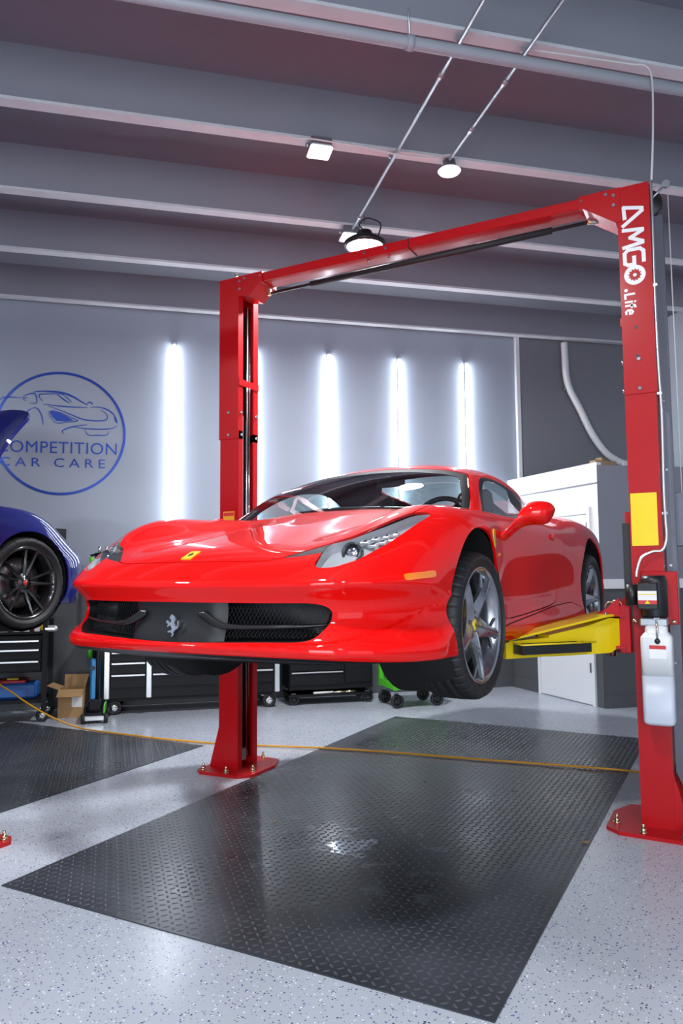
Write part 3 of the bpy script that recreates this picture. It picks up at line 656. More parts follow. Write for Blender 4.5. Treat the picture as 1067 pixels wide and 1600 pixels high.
_kx, _rows = sym([0, .25, .45, .6, .72, .84, .93, 1.02], [
    [.468, .468, .468, .468, .466, .460, .450, .42],
    [.557, .555, .550, .552, .553, .540, .510, .46],
    [.606, .602, .595, .605, .615, .600, .560, .49],
    [.662, .656, .648, .685, .725, .712, .660, .58],
    [.722, .714, .704, .755, .800, .790, .740, .65],
    [.790, .784, .770, .797, .817, .806, .760, .67],
    [.846, .842, .826, .822, .828, .812, .770, .68],
    [.874, .868, .850, .836, .832, .812, .770, .68],
    [.880, .870, .850, .838, .830, .808, .765, .68],
    [.880, .870, .850, .840, .835, .815, .780, .69],
    [.910, .900, .880, .866, .850, .818, .770, .69],
    [.950, .945, .930, .915, .895, .850, .780, .70],
    [.975, .970, .955, .935, .910, .860, .785, .70],
    [.955, .950, .940, .920, .890, .840, .770, .69],
    [.920, .920, .915, .910, .900, .870, .820, .73]])
TOP = Tens([-1.06, -.95, -.85, -.63, -.33, 0, .25, .45, .7, 1.2, 1.6, 2.1, 2.65, 3.1, 3.45], _kx, _rows)
SIDE = Tens([-1.1, -.6, -.35, 0, .38, .9, 1.5, 2.0, 2.65, 3.1, 3.5],
            [.10, .16, .22, .30, .40, .52, .65, .78, .92], [
    [.890, .930, .945, .930, .930, .940, .945, .930, .880],
    [.890, .930, .945, .930, .930, .940, .945, .930, .880],
    [.920, .945, .948, .940, .942, .950, .950, .930, .880],
    [.940, .950, .955, .960, .965, .967, .960, .940, .880],
    [.880, .915, .922, .905, .898, .902, .908, .900, .850],
    [.860, .920, .930, .895, .885, .900, .915, .900, .850],
    [.860, .920, .930, .900, .885, .900, .925, .915, .860],
    [.880, .930, .940, .928, .922, .925, .930, .910, .840],
    [.900, .925, .935, .940, .943, .943, .935, .900, .820],
    [.840, .860, .865, .870, .872, .872, .862, .830, .760],
    [.700, .720, .730, .740, .745, .745, .735, .700, .640]])
NOSE = spline([.08, .13, .17, .20, .235, .30, .36, .40, .44, .468, .49, .6],
              [-.90, -.955, -1.005, -1.045, -1.055, -1.040, -1.032, -1.036, -1.052, -1.062, -1.062, -1.03])
NOSEG = spline([.1, .2, .235, .30, .40, .45, .49, .6], [1, 1, 1.12, 1.45, 1.4, 1.1, 1, 1])
FLOORZ = spline([-1.1, -.5, 0, 2.6, 3.2, 3.5], [.178, .155, .15, .15, .20, .28])
CHINZ = spline([0, .4, .6, .694, .762, .816, .86, .90, .96], [.231, .236, .241, .247, .262, .287, .325, .365, .43])
def chin(f, x, y, z):
    """raised lip along the foot of the bumper, its upper edge climbing towards the wheel"""
    w = np.clip((-.22-y)/.25, 0, 1)
    g = np.maximum(f-.017*w, (z-CHINZ(np.abs(x)))*.75)
    return -smax(-f, -g, .016)
def _warp(y, P): return np.where(y < .1, .1-(.1-y)*1.16/(1.16-P), y)
def body_f(x, y, z):
    P = PLAN(x)
    top = (z-TOP.pts(_warp(y, P), x))*.93
    side = np.abs(x)-SIDE.pts(y, z)
    front = (NOSE(z)+P*NOSEG(z)-y)/np.sqrt(1+(.9*P/.2)**2*.25)
    f = smax(top, side, .07)
    f = smax(f, front, .022)
    f = chin(f, x, y, z)
    f = smax(f, y-3.47+.12*x*x, .06)
    return smax(f, FLOORZ(y)-z, .012)
def body_grid(xs, ys, zs):
    P = PLAN(xs)
    nx, ny, nz = len(xs), len(ys), len(zs)
    yy = _warp(ys[None, :], P[:, None])                       # (nx, ny)
    T = np.empty((nx, ny))
    Bx = TOP.X.basis(xs)
    for i in range(nx): T[i] = TOP.Y.basis(yy[i]) @ (TOP.V @ Bx[i])
    S = SIDE.grid(ys, zs)                                     # (ny, nz)
    N = NOSE(zs)                                              # (nz,)
    top = (zs[None, None, :]-T[:, :, None])*.93
    side = np.abs(xs)[:, None, None]-S[None]
    f = smax(top, side, .07)
    fr = (N[None, :]+P[:, None]*NOSEG(zs)[None, :])[:, None, :]-ys[None, :, None]
    fr = fr/np.sqrt(1+(.9*P/.2)**2*.25)[:, None, None]
    f = smax(f, fr, .022)
    f = chin(f, xs[:, None, None], ys[None, :, None], zs[None, None, :])
    f = smax(f, ys[None, :, None]-3.47+.12*xs[:, None, None]**2, .06)
    return smax(f, (FLOORZ(ys)[:, None]-zs[None, :])[None], .012)
# canopy (windscreen, roof, side glass, engine cover glass)
ROOFZ = spline([.1, .25, .40, .55, .7, .85, 1.0, 1.2, 1.4, 1.7, 2.0, 2.4, 2.8, 3.1],
               [.745, .842, .935, 1.023, 1.098, 1.152, 1.187, 1.21, 1.213, 1.19, 1.13, 1.025, .945, .90])
CABW = spline([.2, .4, .6, .8, 1.0, 1.3, 1.6, 2.0, 2.4, 2.8, 3.1],
              [.765, .785, .79, .79, .79, .775, .745, .68, .60, .50, .42])
def canopy_f(x, y, z):
    yy = y-.13*x*x*np.clip((1.5-y)/1.1, 0, 1)
    t = np.clip((y-.45)/.75, 0, 1); t = .05+.95*t*t*(3-2*t)
    top = (z-ROOFZ(yy)+t*(.14*x*x+.5*x**4))*.85
    side = (np.abs(x)-CABW(y)+(z-.83)*.58)*.86
    return np.maximum(smax(top, side, .06), np.maximum(.6-z, .12+.13*x*x-y))
def canopy_grid(xs, ys, zs):
    x, y = xs[:, None]+0*ys[None], ys[None]+0*xs[:, None]
    yy = y-.13*x*x*np.clip((1.5-y)/1.1, 0, 1)
    t = np.clip((y-.45)/.75, 0, 1); t = .05+.95*t*t*(3-2*t)
    rz = ROOFZ(yy)-t*(.14*x*x+.5*x**4)
    cw = CABW(ys)[None]+0*x
    top = (zs[None, None]-rz[:, :, None])*.85
    side = (np.abs(x)[:, :, None]-cw[:, :, None]+(zs[None, None]-.83)*.58)*.86
    return np.maximum(smax(top, side, .06), np.maximum(.6-zs[None, None], (.12+.13*x*x-y)[:, :, None]))
# ---------------------------------------------------------------- iso-surface meshing and cutting
def surface_nets(f, xs, ys, zs, fn, iters=3):
    """triangle mesh of f = 0 on a regular grid; vertices and normals refined with fn(x, y, z)"""
    neg = f < 0
    n = neg[:-1, :-1, :-1].astype(np.int8)
    cnt = np.zeros(tuple(s-1 for s in f.shape), np.int8)
    for i in (0, 1):
        for j in (0, 1):
            for k in (0, 1): cnt += neg[i:f.shape[0]-1+i, j:f.shape[1]-1+j, k:f.shape[2]-1+k]
    act = (cnt > 0) & (cnt < 8)
    idx = -np.ones(act.shape, np.int64); ii = np.argwhere(act); idx[act] = np.arange(len(ii))
    acc = np.zeros((len(ii), 3)); num = np.zeros(len(ii))
    corners = [(i, j, k) for i in (0, 1) for j in (0, 1) for k in (0, 1)]
    vals = {c: f[ii[:, 0]+c[0], ii[:, 1]+c[1], ii[:, 2]+c[2]] for c in corners}
    for a in corners:
        for ax in range(3):
            if a[ax] == 0:
                b = list(a); b[ax] = 1; b = tuple(b)
                fa, fb = vals[a], vals[b]; m = (fa < 0) != (fb < 0)
                t = np.where(m, fa/(fa-fb+1e-30), 0)
                p = np.tile(np.array(a, float), (len(ii), 1)); p[:, ax] = t
                acc += p*m[:, None]; num += m
    loc = acc/np.maximum(num, 1)[:, None]
    h = np.array([xs[1]-xs[0], ys[1]-ys[0], zs[1]-zs[0]]); o = np.array([xs[0], ys[0], zs[0]])
    Vv = o+(ii+loc)*h
    quads = []
    for ax in range(3):
        sl0 = [slice(1, -1)]*3; sl1 = [slice(1, -1)]*3
        sl0[ax] = slice(0, -1); sl1[ax] = slice(1, None)
        a, b = neg[tuple(sl0)], neg[tuple(sl1)]
        e = np.argwhere(a != b); flip = a[tuple(e.T)]
        off = np.ones(3, int); off[ax] = 0
        e = e+off                                                # grid point of the lower edge end
        u, v = [q for q in range(3) if q != ax]
        def cell(du, dv):
            c = e.copy(); c[:, u] -= du; c[:, v] -= dv; return idx[tuple(c.T)]
        q = np.stack([cell(0, 0), cell(1, 0), cell(1, 1), cell(0, 1)], 1)
        par = 1 if ax != 1 else -1
        rev = flip if par > 0 else ~flip
        q[rev] = q[rev][:, ::-1]
        quads.append(q)
    Q = np.concatenate(quads)
    Q = Q[(Q >= 0).all(1)]
    def grad(P, e=.003):
        g = np.empty_like(P)
        for ax in range(3):
            d = np.zeros(3); d[ax] = e
            g[:, ax] = (fn(*(P+d).T)-fn(*(P-d).T))/(2*e)
        return g
    for _ in range(iters):
        g = grad(Vv); fv = fn(*Vv.T)
        step = fv/np.maximum((g*g).sum(1), 1e-6)
        step = np.clip(step, -.01, .01)
        Vv = Vv-g*step[:, None]
    g = grad(Vv, .004); N = g/np.linalg.norm(g, axis=1)[:, None]
    T = np.concatenate([Q[:, [0, 1, 2]], Q[:, [0, 2, 3]]])
    # orient along the gradient
    c = np.cross(Vv[T[:, 1]]-Vv[T[:, 0]], Vv[T[:, 2]]-Vv[T[:, 0]]); bad = (c*N[T[:, 0]]).sum(1) < 0
    T[bad] = T[bad][:, ::-1]
    return Vv, N, T
def split(S, phi):
    """cut a triangle surface S = (V, N, T) along phi = 0; returns (inside phi < 0, outside)"""
    Vv, N, T = S
    if len(T) == 0: return S, S
    phi = np.where(np.abs(phi) < 1e-7, 1e-7, phi)
    s = phi[T] < 0; k = s.sum(1)
    ins, outs = [T[k == 3]], [T[k == 0]]
    nv, nn, cache = [], [], {}
    base = len(Vv); ti, to = [], []
    for t in T[(k == 1) | (k == 2)]:
        a, b, c = (int(q) for q in t)
        sa, sb, sc = phi[a] < 0, phi[b] < 0, phi[c] < 0
        if sb == sc: pass
        elif sa == sc: a, b, c = b, c, a
        else: a, b, c = c, a, b
        def cut(p, q):
            key = (p, q) if p < q else (q, p)
            if key not in cache:
                w_ = phi[p]/(phi[p]-phi[q]); cache[key] = base+len(nv)
                nv.append(Vv[p]+(Vv[q]-Vv[p])*w_); m_ = N[p]+(N[q]-N[p])*w_; nn.append(m_/np.linalg.norm(m_))
            return cache[key]
        ab, ac = cut(a, b), cut(a, c)
        one, two = (ti, to) if phi[a] < 0 else (to, ti)
        one.append((a, ab, ac)); two.append((ab, b, c)); two.append((ab, c, ac))
    if nv: Vv = np.concatenate([Vv, nv]); N = np.concatenate([N, nn])
    e = np.zeros((0, 3), int)
    return (Vv, N, np.concatenate([ins[0], np.array(ti, int).reshape(-1, 3)])), (Vv, N, np.concatenate([outs[0], np.array(to, int).reshape(-1, 3)]))
def compact(S):
    Vv, N, T = S; used = np.unique(T); m = -np.ones(len(Vv), int); m[used] = np.arange(len(used)); return Vv[used], N[used], m[T]
def smooth_poly(P, n=6, closed=True):
    P = np.array(P, float); out = []; k = len(P)
    for i in range(k if closed else k-1):
        p0, p1, p2, p3 = P[(i-1) % k], P[i], P[(i+1) % k], P[(i+2) % k]
        for t in np.linspace(0, 1, n, False):
            out.append(.5*((2*p1)+(p2-p0)*t+(2*p0-5*p1+4*p2-p3)*t*t+(-p0+3*p1-3*p2+p3)*t**3))
    return np.array(out)
def poly_sdf(A, B, P):
    """signed distance (negative inside) of points (A, B) to polygon P; far points get a cheap bound"""
    P = np.array(P, float); d = np.full(len(A), .2); lo, hi = P.min(0)-.08, P.max(0)+.08
    m = (A > lo[0]) & (A < hi[0]) & (B > lo[1]) & (B < hi[1]); a, b = A[m], B[m]
    if len(a) == 0: return d
    best = np.full(len(a), 1e9); inside = np.zeros(len(a), bool)
    for i in range(len(P)):
        p, q = P[i-1], P[i]; e = q-p; L2 = e@e+1e-12
        t = np.clip(((a-p[0])*e[0]+(b-p[1])*e[1])/L2, 0, 1)
        best = np.minimum(best, (a-p[0]-t*e[0])**2+(b-p[1]-t*e[1])**2)
        cr_ = (p[1] > b) != (q[1] > b)
        inside ^= cr_ & (a < (q[0]-p[0])*(b-p[1])/(q[1]-p[1]+1e-30)+p[0])
    d[m] = np.sqrt(best)*np.where(inside, -1, 1)
    return d
def edge_loops(T):
    """boundary edges (directed) of a triangle list"""
    e = np.concatenate([T[:, [0, 1]], T[:, [1, 2]], T[:, [2, 0]]]); key = np.sort(e, 1)
    k = key[:, 0].astype(np.int64)*10000000+key[:, 1]
    _, inv, c = np.unique(k, return_inverse=True, return_counts=True)
    return e[c[inv] == 1]
def panel(name, S, m, parent, flange=.012, off=0.):
    """mesh object of a cut body panel, its rim turned inwards so that the sheet has thickness"""
    Vv, N, T = compact(S)
    if len(T) == 0: return None
    if off: Vv = Vv+N*off
    vs, ns, fs = list(Vv), list(N), [tuple(t) for t in T]
    if flange:
        E_ = edge_loops(T); q, inv = np.unique(E_, return_inverse=True); inv = inv.reshape(E_.shape); o = len(vs)
        t = Vv[E_[:, 1]]-Vv[E_[:, 0]]; D = np.zeros((len(q), 3))
        for c_ in (0, 1): np.add.at(D, inv[:, c_], np.cross(t, N[E_[:, c_]]))
        D /= np.linalg.norm(D, axis=1)[:, None]+1e-12
        vs += list(Vv[q])+list(Vv[q]-N[q]*flange); ns += list(D)+list(D)
        k = len(q); fs += [(o+a, o+k+a, o+k+b, o+b) for a, b in inv.tolist()]
    me = bpy.data.meshes.new(name); me.from_pydata([tuple(p) for p in vs], [], fs); me.update()
    me.polygons.foreach_set('use_smooth', [True]*len(fs))
    me.normals_split_custom_set_from_vertices([tuple(x) for x in ns])
    me.materials.append(MATS[m] if isinstance(m, str) else m)
    return link(name, me, parent)
def snap(fn, P, n=6):
    """pull points onto fn = 0 along its gradient; returns positions and outward normals"""
    P = np.array(P, float)
    for _ in range(n):
        g = np.stack([(fn(*(P+np.eye(3)[a]*.003).T)-fn(*(P-np.eye(3)[a]*.003).T))/.006 for a in range(3)], 1)
        P = P-g*np.clip(fn(*P.T)/np.maximum((g*g).sum(1), 1e-6), -.03, .03)[:, None]
    return P, g/np.linalg.norm(g, axis=1)[:, None]
# ---------------------------------------------------------------- red sports car on the lift
mat('red_paint', (.74, .003, .002), .5, coat=.75, var=.02, spec=.06, crough=.02)
mat('red_caliper', (.75, .02, .01), .35)
mat('trim_black', (.010, .010, .011), .32, var=.1)
mat('plate_black', (.009, .009, .010), .5, var=.1)
mat('border_black', (.006, .006, .007), .6, spec=.15)
mat('grille_black', (.006, .006, .007), .45)
m_, nt_, b_ = nodes_of('vent_mesh'); b_.inputs['Roughness'].default_value = .4           # black perforated mesh
_tc = nt_.nodes.new('ShaderNodeTexCoord'); _vo = nt_.nodes.new('ShaderNodeTexVoronoi'); _vo.inputs['Scale'].default_value = 110; _vo.inputs['Randomness'].default_value = .15
_rm = nt_.nodes.new('ShaderNodeValToRGB'); _rm.color_ramp.elements[0].color = (.002, .002, .002, 1); _rm.color_ramp.elements[1].color = (.09, .09, .10, 1); _rm.color_ramp.elements[0].position = .45; _rm.color_ramp.elements[1].position = .6
nt_.links.new(_tc.outputs['Object'], _vo.inputs['Vector']); nt_.links.new(_vo.outputs['Distance'], _rm.inputs[0]); nt_.links.new(_rm.outputs[0], b_.inputs['Base Color']); MATS['vent_mesh'] = m_
mat('inner_dark', (.004, .004, .005), .8)
mat('mesh_metal', (.04, .04, .045), .4, metal=.6)
mat('rim_grey', (.36, .37, .40), .22, metal=.92, coat=.5, var=.04)
mat('chrome', (.85, .86, .88), .06, metal=1, var=.01)
mat('lamp_grey', (.40, .41, .43), .4, coat=.3)
mat('lamp_silver', (.80, .82, .85), .25, metal=.5)
mat('lamp_dark', (.03, .032, .036), .2, coat=.8)
mat('amber', (.80, .20, .01), .15, coat=1.)
mat('badge_yellow', (.85, .62, .02), .25, coat=.8)
mat('caliper_yellow', (.80, .58, .01), .3, coat=.6)
mat('leather_black', (.018, .018, .020), .5, bump=.05, bscale=200)
mat('tyre', (.013, .0135, .015), .55, var=.25, scale=18)
mat('disc_metal', (.28, .28, .29), .35, metal=.9)
glass_mat('windscreen_glass', (.80, .90, .88), .12)
glass_mat('side_glass', (.72, .80, .80), .10)
glass_mat('lamp_lens', (.96, .97, .98), .06)
CARQ = (-.10, -1.24, .917, R(-2.5))
REAR = 2.50
car = thing('sports_car', 'glossy red sports car raised on the two-post lift', 'car', CARQ[:3], CARQ[3])
H_ = .015
xs = np.arange(-1.04, 1.041, H_); ys = np.arange(-1.12, 3.56, H_); zs = np.arange(.08, 1.06, H_)
S = surface_nets(body_grid(xs, ys, zs), xs, ys, zs, body_f)
ax_ = lambda S: np.abs(S[0][:, 0])
FA, RA = (-.015, .338, .372), (2.44, .355, .395)              # wheel arches: y, z, radius
def arch_phi(Q, grow=0.):
    a = np.hypot(Q[0][:, 1]-FA[0], Q[0][:, 2]-FA[1])-FA[2]-grow
    b = np.hypot(Q[0][:, 1]-RA[0], Q[0][:, 2]-RA[1])-RA[2]-grow
    return np.maximum(np.minimum(a, b), .60-ax_(Q))
_, S = split(S, arch_phi(S))
# underside
under, S = split(S, np.maximum(S[1][:, 2]+.75, S[0][:, 2]-.30))
panel('underbody', under, 'trim_black', car, 0)
# front opening (front projection)
GR = [(-.655, .375), (-.60, .391), (-.45, .3925), (0, .393), (.45, .3925), (.60, .391), (.655, .375), (.668, .345), (.655, .30), (.625, .262), (.57, .249), (.42, .2465), (0, .236), (-.42, .2465), (-.57, .249), (-.625, .262), (-.655, .30), (-.668, .345)]
GRP = smooth_poly(GR, 5)
gp = np.maximum(poly_sdf(S[0][:, 0], S[0][:, 2], GRP), S[0][:, 1]+.6)
grille_skin, S = split(S, gp)
# headlamps, vents, hood (plan projection, mirrored)
HL = [(.614, -.909), (.60, -.849), (.587, -.746), (.658, -.699), (.728, -.604), (.77, -.515), (.80, -.436), (.848, -.362), (.834, -.497), (.805, -.638), (.777, -.722), (.744, -.802), (.708, -.852), (.668, -.891)]
HLP = smooth_poly(HL, 4)
def plan_phi(Q, P, zmin=.45): return np.maximum(poly_sdf(ax_(Q), Q[0][:, 1], P), zmin-Q[0][:, 2])
lens, S = split(S, plan_phi(S, HLP))
_, S = split(S, plan_phi(S, HLP)-.004)
VT = np.array([(.432, -.903), (.50, -.828), (.572, -.752), (.588, -.775), (.597, -.835), (.52, -.872)])
vent, S = split(S, plan_phi(S, VT))
HD = [(-.44, -.898), (-.29, -.939), (0, -.952), (.29, -.939), (.44, -.898), (.51, -.825), (.577, -.748), (.655, -.705), (.725, -.610), (.766, -.520), (.796, -.440), (.80, -.25), (.785, 0), (.76, .2), (.735, .33), (.5, .30), (.25, .265), (0, .255), (-.25, .265), (-.5, .30), (-.735, .33), (-.76, .2), (-.785, 0), (-.80, -.25), (-.796, -.440), (-.766, -.520), (-.725, -.610), (-.655, -.705), (-.577, -.748), (-.51, -.825)]
HDP = smooth_poly(HD, 3)
def hood_phi(Q): return np.maximum(poly_sdf(Q[0][:, 0], Q[0][:, 1], HDP), .5-Q[0][:, 2])
hood, S = split(S, hood_phi(S))
_, S = split(S, hood_phi(S)-.005)
# side marker lamps (side projection)
MK = smooth_poly([(-.692, .498), (-.60, .505), (-.520, .511), (-.512, .498), (-.522, .485), (-.61, .480), (-.694, .474), (-.700, .486)], 3)
def side_phi(Q, P, xmin=.6): return np.maximum(poly_sdf(Q[0][:, 1], Q[0][:, 2], P), xmin-ax_(Q))
marker, S = split(S, side_phi(S, MK))
# doors
DR = smooth_poly([(.405, .83), (.40, .70), (.395, .5), (.40, .34), (.42, .275), (.6, .268), (1.0, .284), (1.35, .302), (1.50, .335), (1.58, .45), (1.62, .6), (1.60, .75), (1.52, .90), (1.2, .90), (.8, .87), (.5, .85)], 3)
door, S = split(S, side_phi(S, DR))
_, S = split(S, side_phi(S, DR)-.005)
# cut line between sill blade and flank
SL = [(.30, .08), (.30, .218), (.36, .228), (.9, .259), (1.42, .288), (1.80, .297), (1.98, .26), (2.02, .08)]
sill, S = split(S, side_phi(S, SL)); _, S = split(S, side_phi(S, SL)-.005)
# opening under the canopy
cab = canopy_f(*S[0].T)+.045
_, S = split(S, np.maximum(cab, np.maximum(.70-S[0][:, 2], .34-S[0][:, 1])))
cabh = np.maximum(canopy_f(*hood[0].T)+.045, .34-hood[0][:, 1]); _, hood = split(hood, cabh)
cabd = np.maximum(canopy_f(*door[0].T)+.045, .70-door[0][:, 2]); _, door = split(door, cabd)
panel('body_shell', S, 'red_paint', car)
hd = panel('hood', hood, 'red_paint', car)
def halves(name, Q, m, parent, flange=.012, off=0.):
    out = []
    for s in (1, -1):
        h, _ = split(Q, -s*Q[0][:, 0]); out.append(panel(name, h, m, parent, flange, off))
    return out
doors = halves('door', door, 'red_paint', car)
lenses = halves('headlamp_lens', lens, 'lamp_lens', car, .004)
halves('side_sill', sill, 'red_paint', car)
halves('side_marker', marker, 'amber', car, .006, .003)
halves('hood_vent', vent, 'vent_mesh', car, 0, -.003)
# dark inner shell seen through gaps
xs2 = np.arange(-1.04, 1.041, .03); ys2 = np.arange(-1.12, 3.56, .03); zs2 = np.arange(.05, 1.06, .03)
inner_f = lambda x, y, z: body_f(x, y, z)+.022
Si = surface_nets(body_grid(xs2, ys2, zs2)+.022, xs2, ys2, zs2, inner_f, 2)
_, Si = split(Si, arch_phi(Si, .03))
_, Si = split(Si, np.maximum(poly_sdf(Si[0][:, 0], Si[0][:, 2], GRP), Si[0][:, 1]+.6)-.01)
_, Si = split(Si, plan_phi(Si, HLP)-.012)
_, Si = split(Si, np.maximum(canopy_f(*Si[0].T)+.02, np.maximum(.70-Si[0][:, 2], .30-Si[0][:, 1])))
panel('inner_shell', Si, 'inner_dark', car, 0)
# wheel wells
for (yc, zc, r) in (FA, RA):
    for s in (-1, 1):
        mb = MB(); mb.lathe([(r+.004, 0), (r+.012, .05), (r+.02, .34), (.02, .34)], 40, M=Matrix.Translation((s*.90 if yc > 1 else s*.915, yc, zc)) @ Matrix.Rotation(R(-90*s), 4, 'Y'))
        mb.v = [v for v in mb.v]; mb.build('wheel_well', 'inner_dark', car)
# ---- front grille: bucket, mesh, centre plate, fins
def nose_pt(x, z, back=0.):
    return Vector((x, float(NOSE(np.array([z]))[0]+PLAN(np.array([x]))[0]*NOSEG(np.array([z]))[0])+back, z))
rim = [nose_pt(a, b, .004) for a, b in GRP]
grl = MB(); grl.loft([rim, [p+Vector((-p.x*.03, .05, 0)) for p in rim], [p+Vector((-p.x*.08, .14, 0)) for p in rim]], caps=False)
o = len(grl.v)-len(rim); grl.f.append(tuple(range(o, o+len(rim)))); grl.sm.append(False)
gb = grl.build('grille_opening', 'grille_black', car)
for s in (-1, 1):                                             # diamond wire mesh left and right
    mb = MB(); nb = 17
    T_ = np.linspace(0, 1, 26); Kk = np.arange(-14, 40)
    for sgn in (-1, 1):
        zz = np.broadcast_to(.236+.16*T_, (len(Kk), 26)); xx = .17+Kk[:, None]*.0165+sgn*(zz-.3)*.55
        ok = (poly_sdf(xx.ravel(), zz.ravel(), GRP) < -.006).reshape(xx.shape) & (xx > .21) & (xx < .66)
        for a, b, q in zip(xx, zz, ok):
            pts = [nose_pt(s*x, z, .052+.02*x) for x, z in zip(a[q], b[q])]
            if len(pts) > 2: mb.tube(pts[::2] if len(pts) > 5 else pts, .0011, 3)
    mb.build('grille_mesh', 'mesh_metal', gb)
rings = []
for x in np.linspace(-.245, .245, 15):                         # matt black centre plate with curled ends
    b_ = .010+.035*max(0, (abs(x)-.18)/.065)**2
    rings.append([nose_pt(x, z, b_) for z in np.linspace(.234, .394, 9)])
mb = MB(); mb.loft(rings, closed=False, caps=False); pl = mb.build('centre_plate', 'plate_black', gb)
for s in (-1, 1):                                             # the winglet fins
    path = [(.140, .347, .004), (.17, .341, .0), (.215, .318, -.004), (.26, .303, -.004), (.34, .299, .008), (.46, .301, .020), (.56, .304, .028), (.648, .309, .03)]
    hs = [.010, .021, .018, .013, .010, .009, .008, .006]
    rr = []
    for (x, z, b_), h in zip(path, hs):
        c = nose_pt(s*x, z, b_)
        rr.append([c+Vector((0, -.012*math.cos(q)+.02*(math.cos(q) < 0)*abs(math.cos(q))*-1, h*math.sin(q))) for q in np.linspace(0, 2*math.pi, 12, False)])
    rr2 = []
    for i in range(len(rr)-1):
        for t in np.linspace(0, 1, 5, False): rr2.append([a.lerp(b, t) for a, b in zip(rr[i], rr[i+1])])
    rr2.append(rr[-1])
    MB().loft(rr2).build('grille_fin', 'trim_black', gb)
# prancing horse emblem, silver, on the centre plate
HORSE = [(.46, .98), (.52, 1.0), (.57, .96), (.66, .93), (.72, .82), (.70, .70), (.66, .60), (.72, .50), (.82, .44), (.87, .52), (.86, .66), (.90, .74), (.95, .66), (.93, .50), (.86, .36), (.78, .33), (.72, .28), (.66, .22), (.60, .16), (.66, .10), (.56, .0), (.50, .02), (.56, .10), (.50, .17), (.40, .20), (.28, .17), (.24, .22), (.36, .27), (.48, .27), (.52, .36), (.46, .46), (.36, .50), (.26, .42), (.20, .46), (.26, .54), (.20, .62), (.12, .58), (.14, .70), (.24, .74), (.32, .66), (.40, .62), (.46, .68), (.46, .78), (.38, .80), (.34, .86), (.40, .92)]
hc = nose_pt(0.02, .300, -.002)
mb = MB(); mb.prism([((p[0]-.52)*.080, (p[1]-.5)*.088) for p in HORSE], frame(hc, (1, 0, 0), (0, .06, 1), (0, -1, .06)), .009)
mb.build('horse_emblem', 'chrome', gb)
# hood badge: yellow enamel plate with a small black horse
bc, bn = snap(body_f, [(-.012, -.905, .58)]); bc, bn = Vector(bc[0]), Vector(bn[0])
bx_ = Vector((1, 0, 0)); by_ = bn.cross(bx_).normalized()
mb = MB(); mb.prism([(-.025, -.036), (.025, -.036), (.025, .036), (-.025, .036)], frame(bc-bn*.002, bx_, by_, bn), .006); bd = mb.build('hood_badge', 'badge_yellow', hd)
mb = MB(); mb.prism([((p[0]-.52)*.030, (p[1]-.5)*.036) for p in HORSE], frame(bc+bn*.0042, bx_, by_, bn), .001); mb.build('badge_horse', 'trim_black', car)
# ---- headlamp interiors
def hl_pt(x, y, depth, s):
    p, n = snap(body_f, [(x, y, .62)]); return Vector((s*(p[0][0]-n[0][0]*depth), p[0][1]-n[0][1]*depth, p[0][2]-n[0][2]*depth)), Vector((s*n[0][0], n[0][1], n[0][2]))
for s in (1, -1):
    buck = []
    Pq, Nq = snap(body_f, [(a, b, .5+.25*(b+.93)/.57) for a, b in HLP])
    r0 = [Vector((s*(p[0]), p[1], p[2]))-Vector((s*n[0], n[1], n[2]))*.004 for p, n in zip(Pq, Nq)]
    cen = sum(r0, Vector())/len(r0)
    r1 = [a-Vector((s*n[0], n[1], n[2]))*.05 for a, n in zip(r0, Nq)]
    lb = MB(); lb.loft([r0, r1], caps=False)
    L_ = lb.build('headlamp_bucket', 'lamp_grey', car)
    # floor of the bucket: the lens surface pushed inwards
    h, _ = split(lens, -s*lens[0][:, 0]); Vq, Nn, Tq = compact(h)
    me = bpy.data.meshes.new('reflector'); me.from_pydata([tuple(p) for p in Vq-Nn*.045], [], [tuple(t) for t in Tq]); me.update(); me.polygons.foreach_set('use_smooth', [True]*len(Tq)); me.materials.append(MATS['lamp_grey']); link('reflector', me, L_)
    c, n = hl_pt(.690, -.775, .030, s)                         # projector: dark bezel, glass ball
    d = Vector((s*.10, -1, .12)).normalized(); M_ = Matrix.Translation(c) @ d.to_track_quat('Z', 'Y').to_matrix().to_4x4()
    MB().lathe([(.040, -.03), (.043, .0), (.041, .008), (.034, .004), (.032, -.02)], 28, M=M_).build('projector_ring', 'lamp_dark', L_)
    MB().lathe([(.001, .006), (.012, .004), (.022, -.002), (.030, -.012), (.033, -.02)], 28, M=M_).build('projector_lens', 'chrome', L_)
    # LED modules stacked up the lamp
    for i, y in enumerate(np.linspace(-.69, -.425, 7)):
        xa, xb = np.interp(y, [-.70, -.604, -.515, -.436, -.362], [.672, .738, .778, .806, .840]), np.interp(y, [-.722, -.638, -.497, -.40], [.772, .798, .828, .842])
        for j in range(2):
            t = (j+.5)/2; x = xa+(xb-xa)*(.12+.76*t)
            c, n = hl_pt(x, y-.006*j, .022, s); wv = (xb-xa)*.30
            M2 = frame(c, Vector((s, -.2, 0)).normalized(), n.cross(Vector((s, -.2, 0)).normalized()).normalized())
            mb = MB(); mb.box((0, 0, 0), (wv*1.5, .022, .014), M=M2, bev=.003); k_ = mb.build('led_module', 'lamp_silver', L_)
            mb = MB(); mb.box((0, 0, .0), (wv*.55, .015, .020), M=M2, bev=.002); mb.build('led_eye', 'lamp_dark', L_)
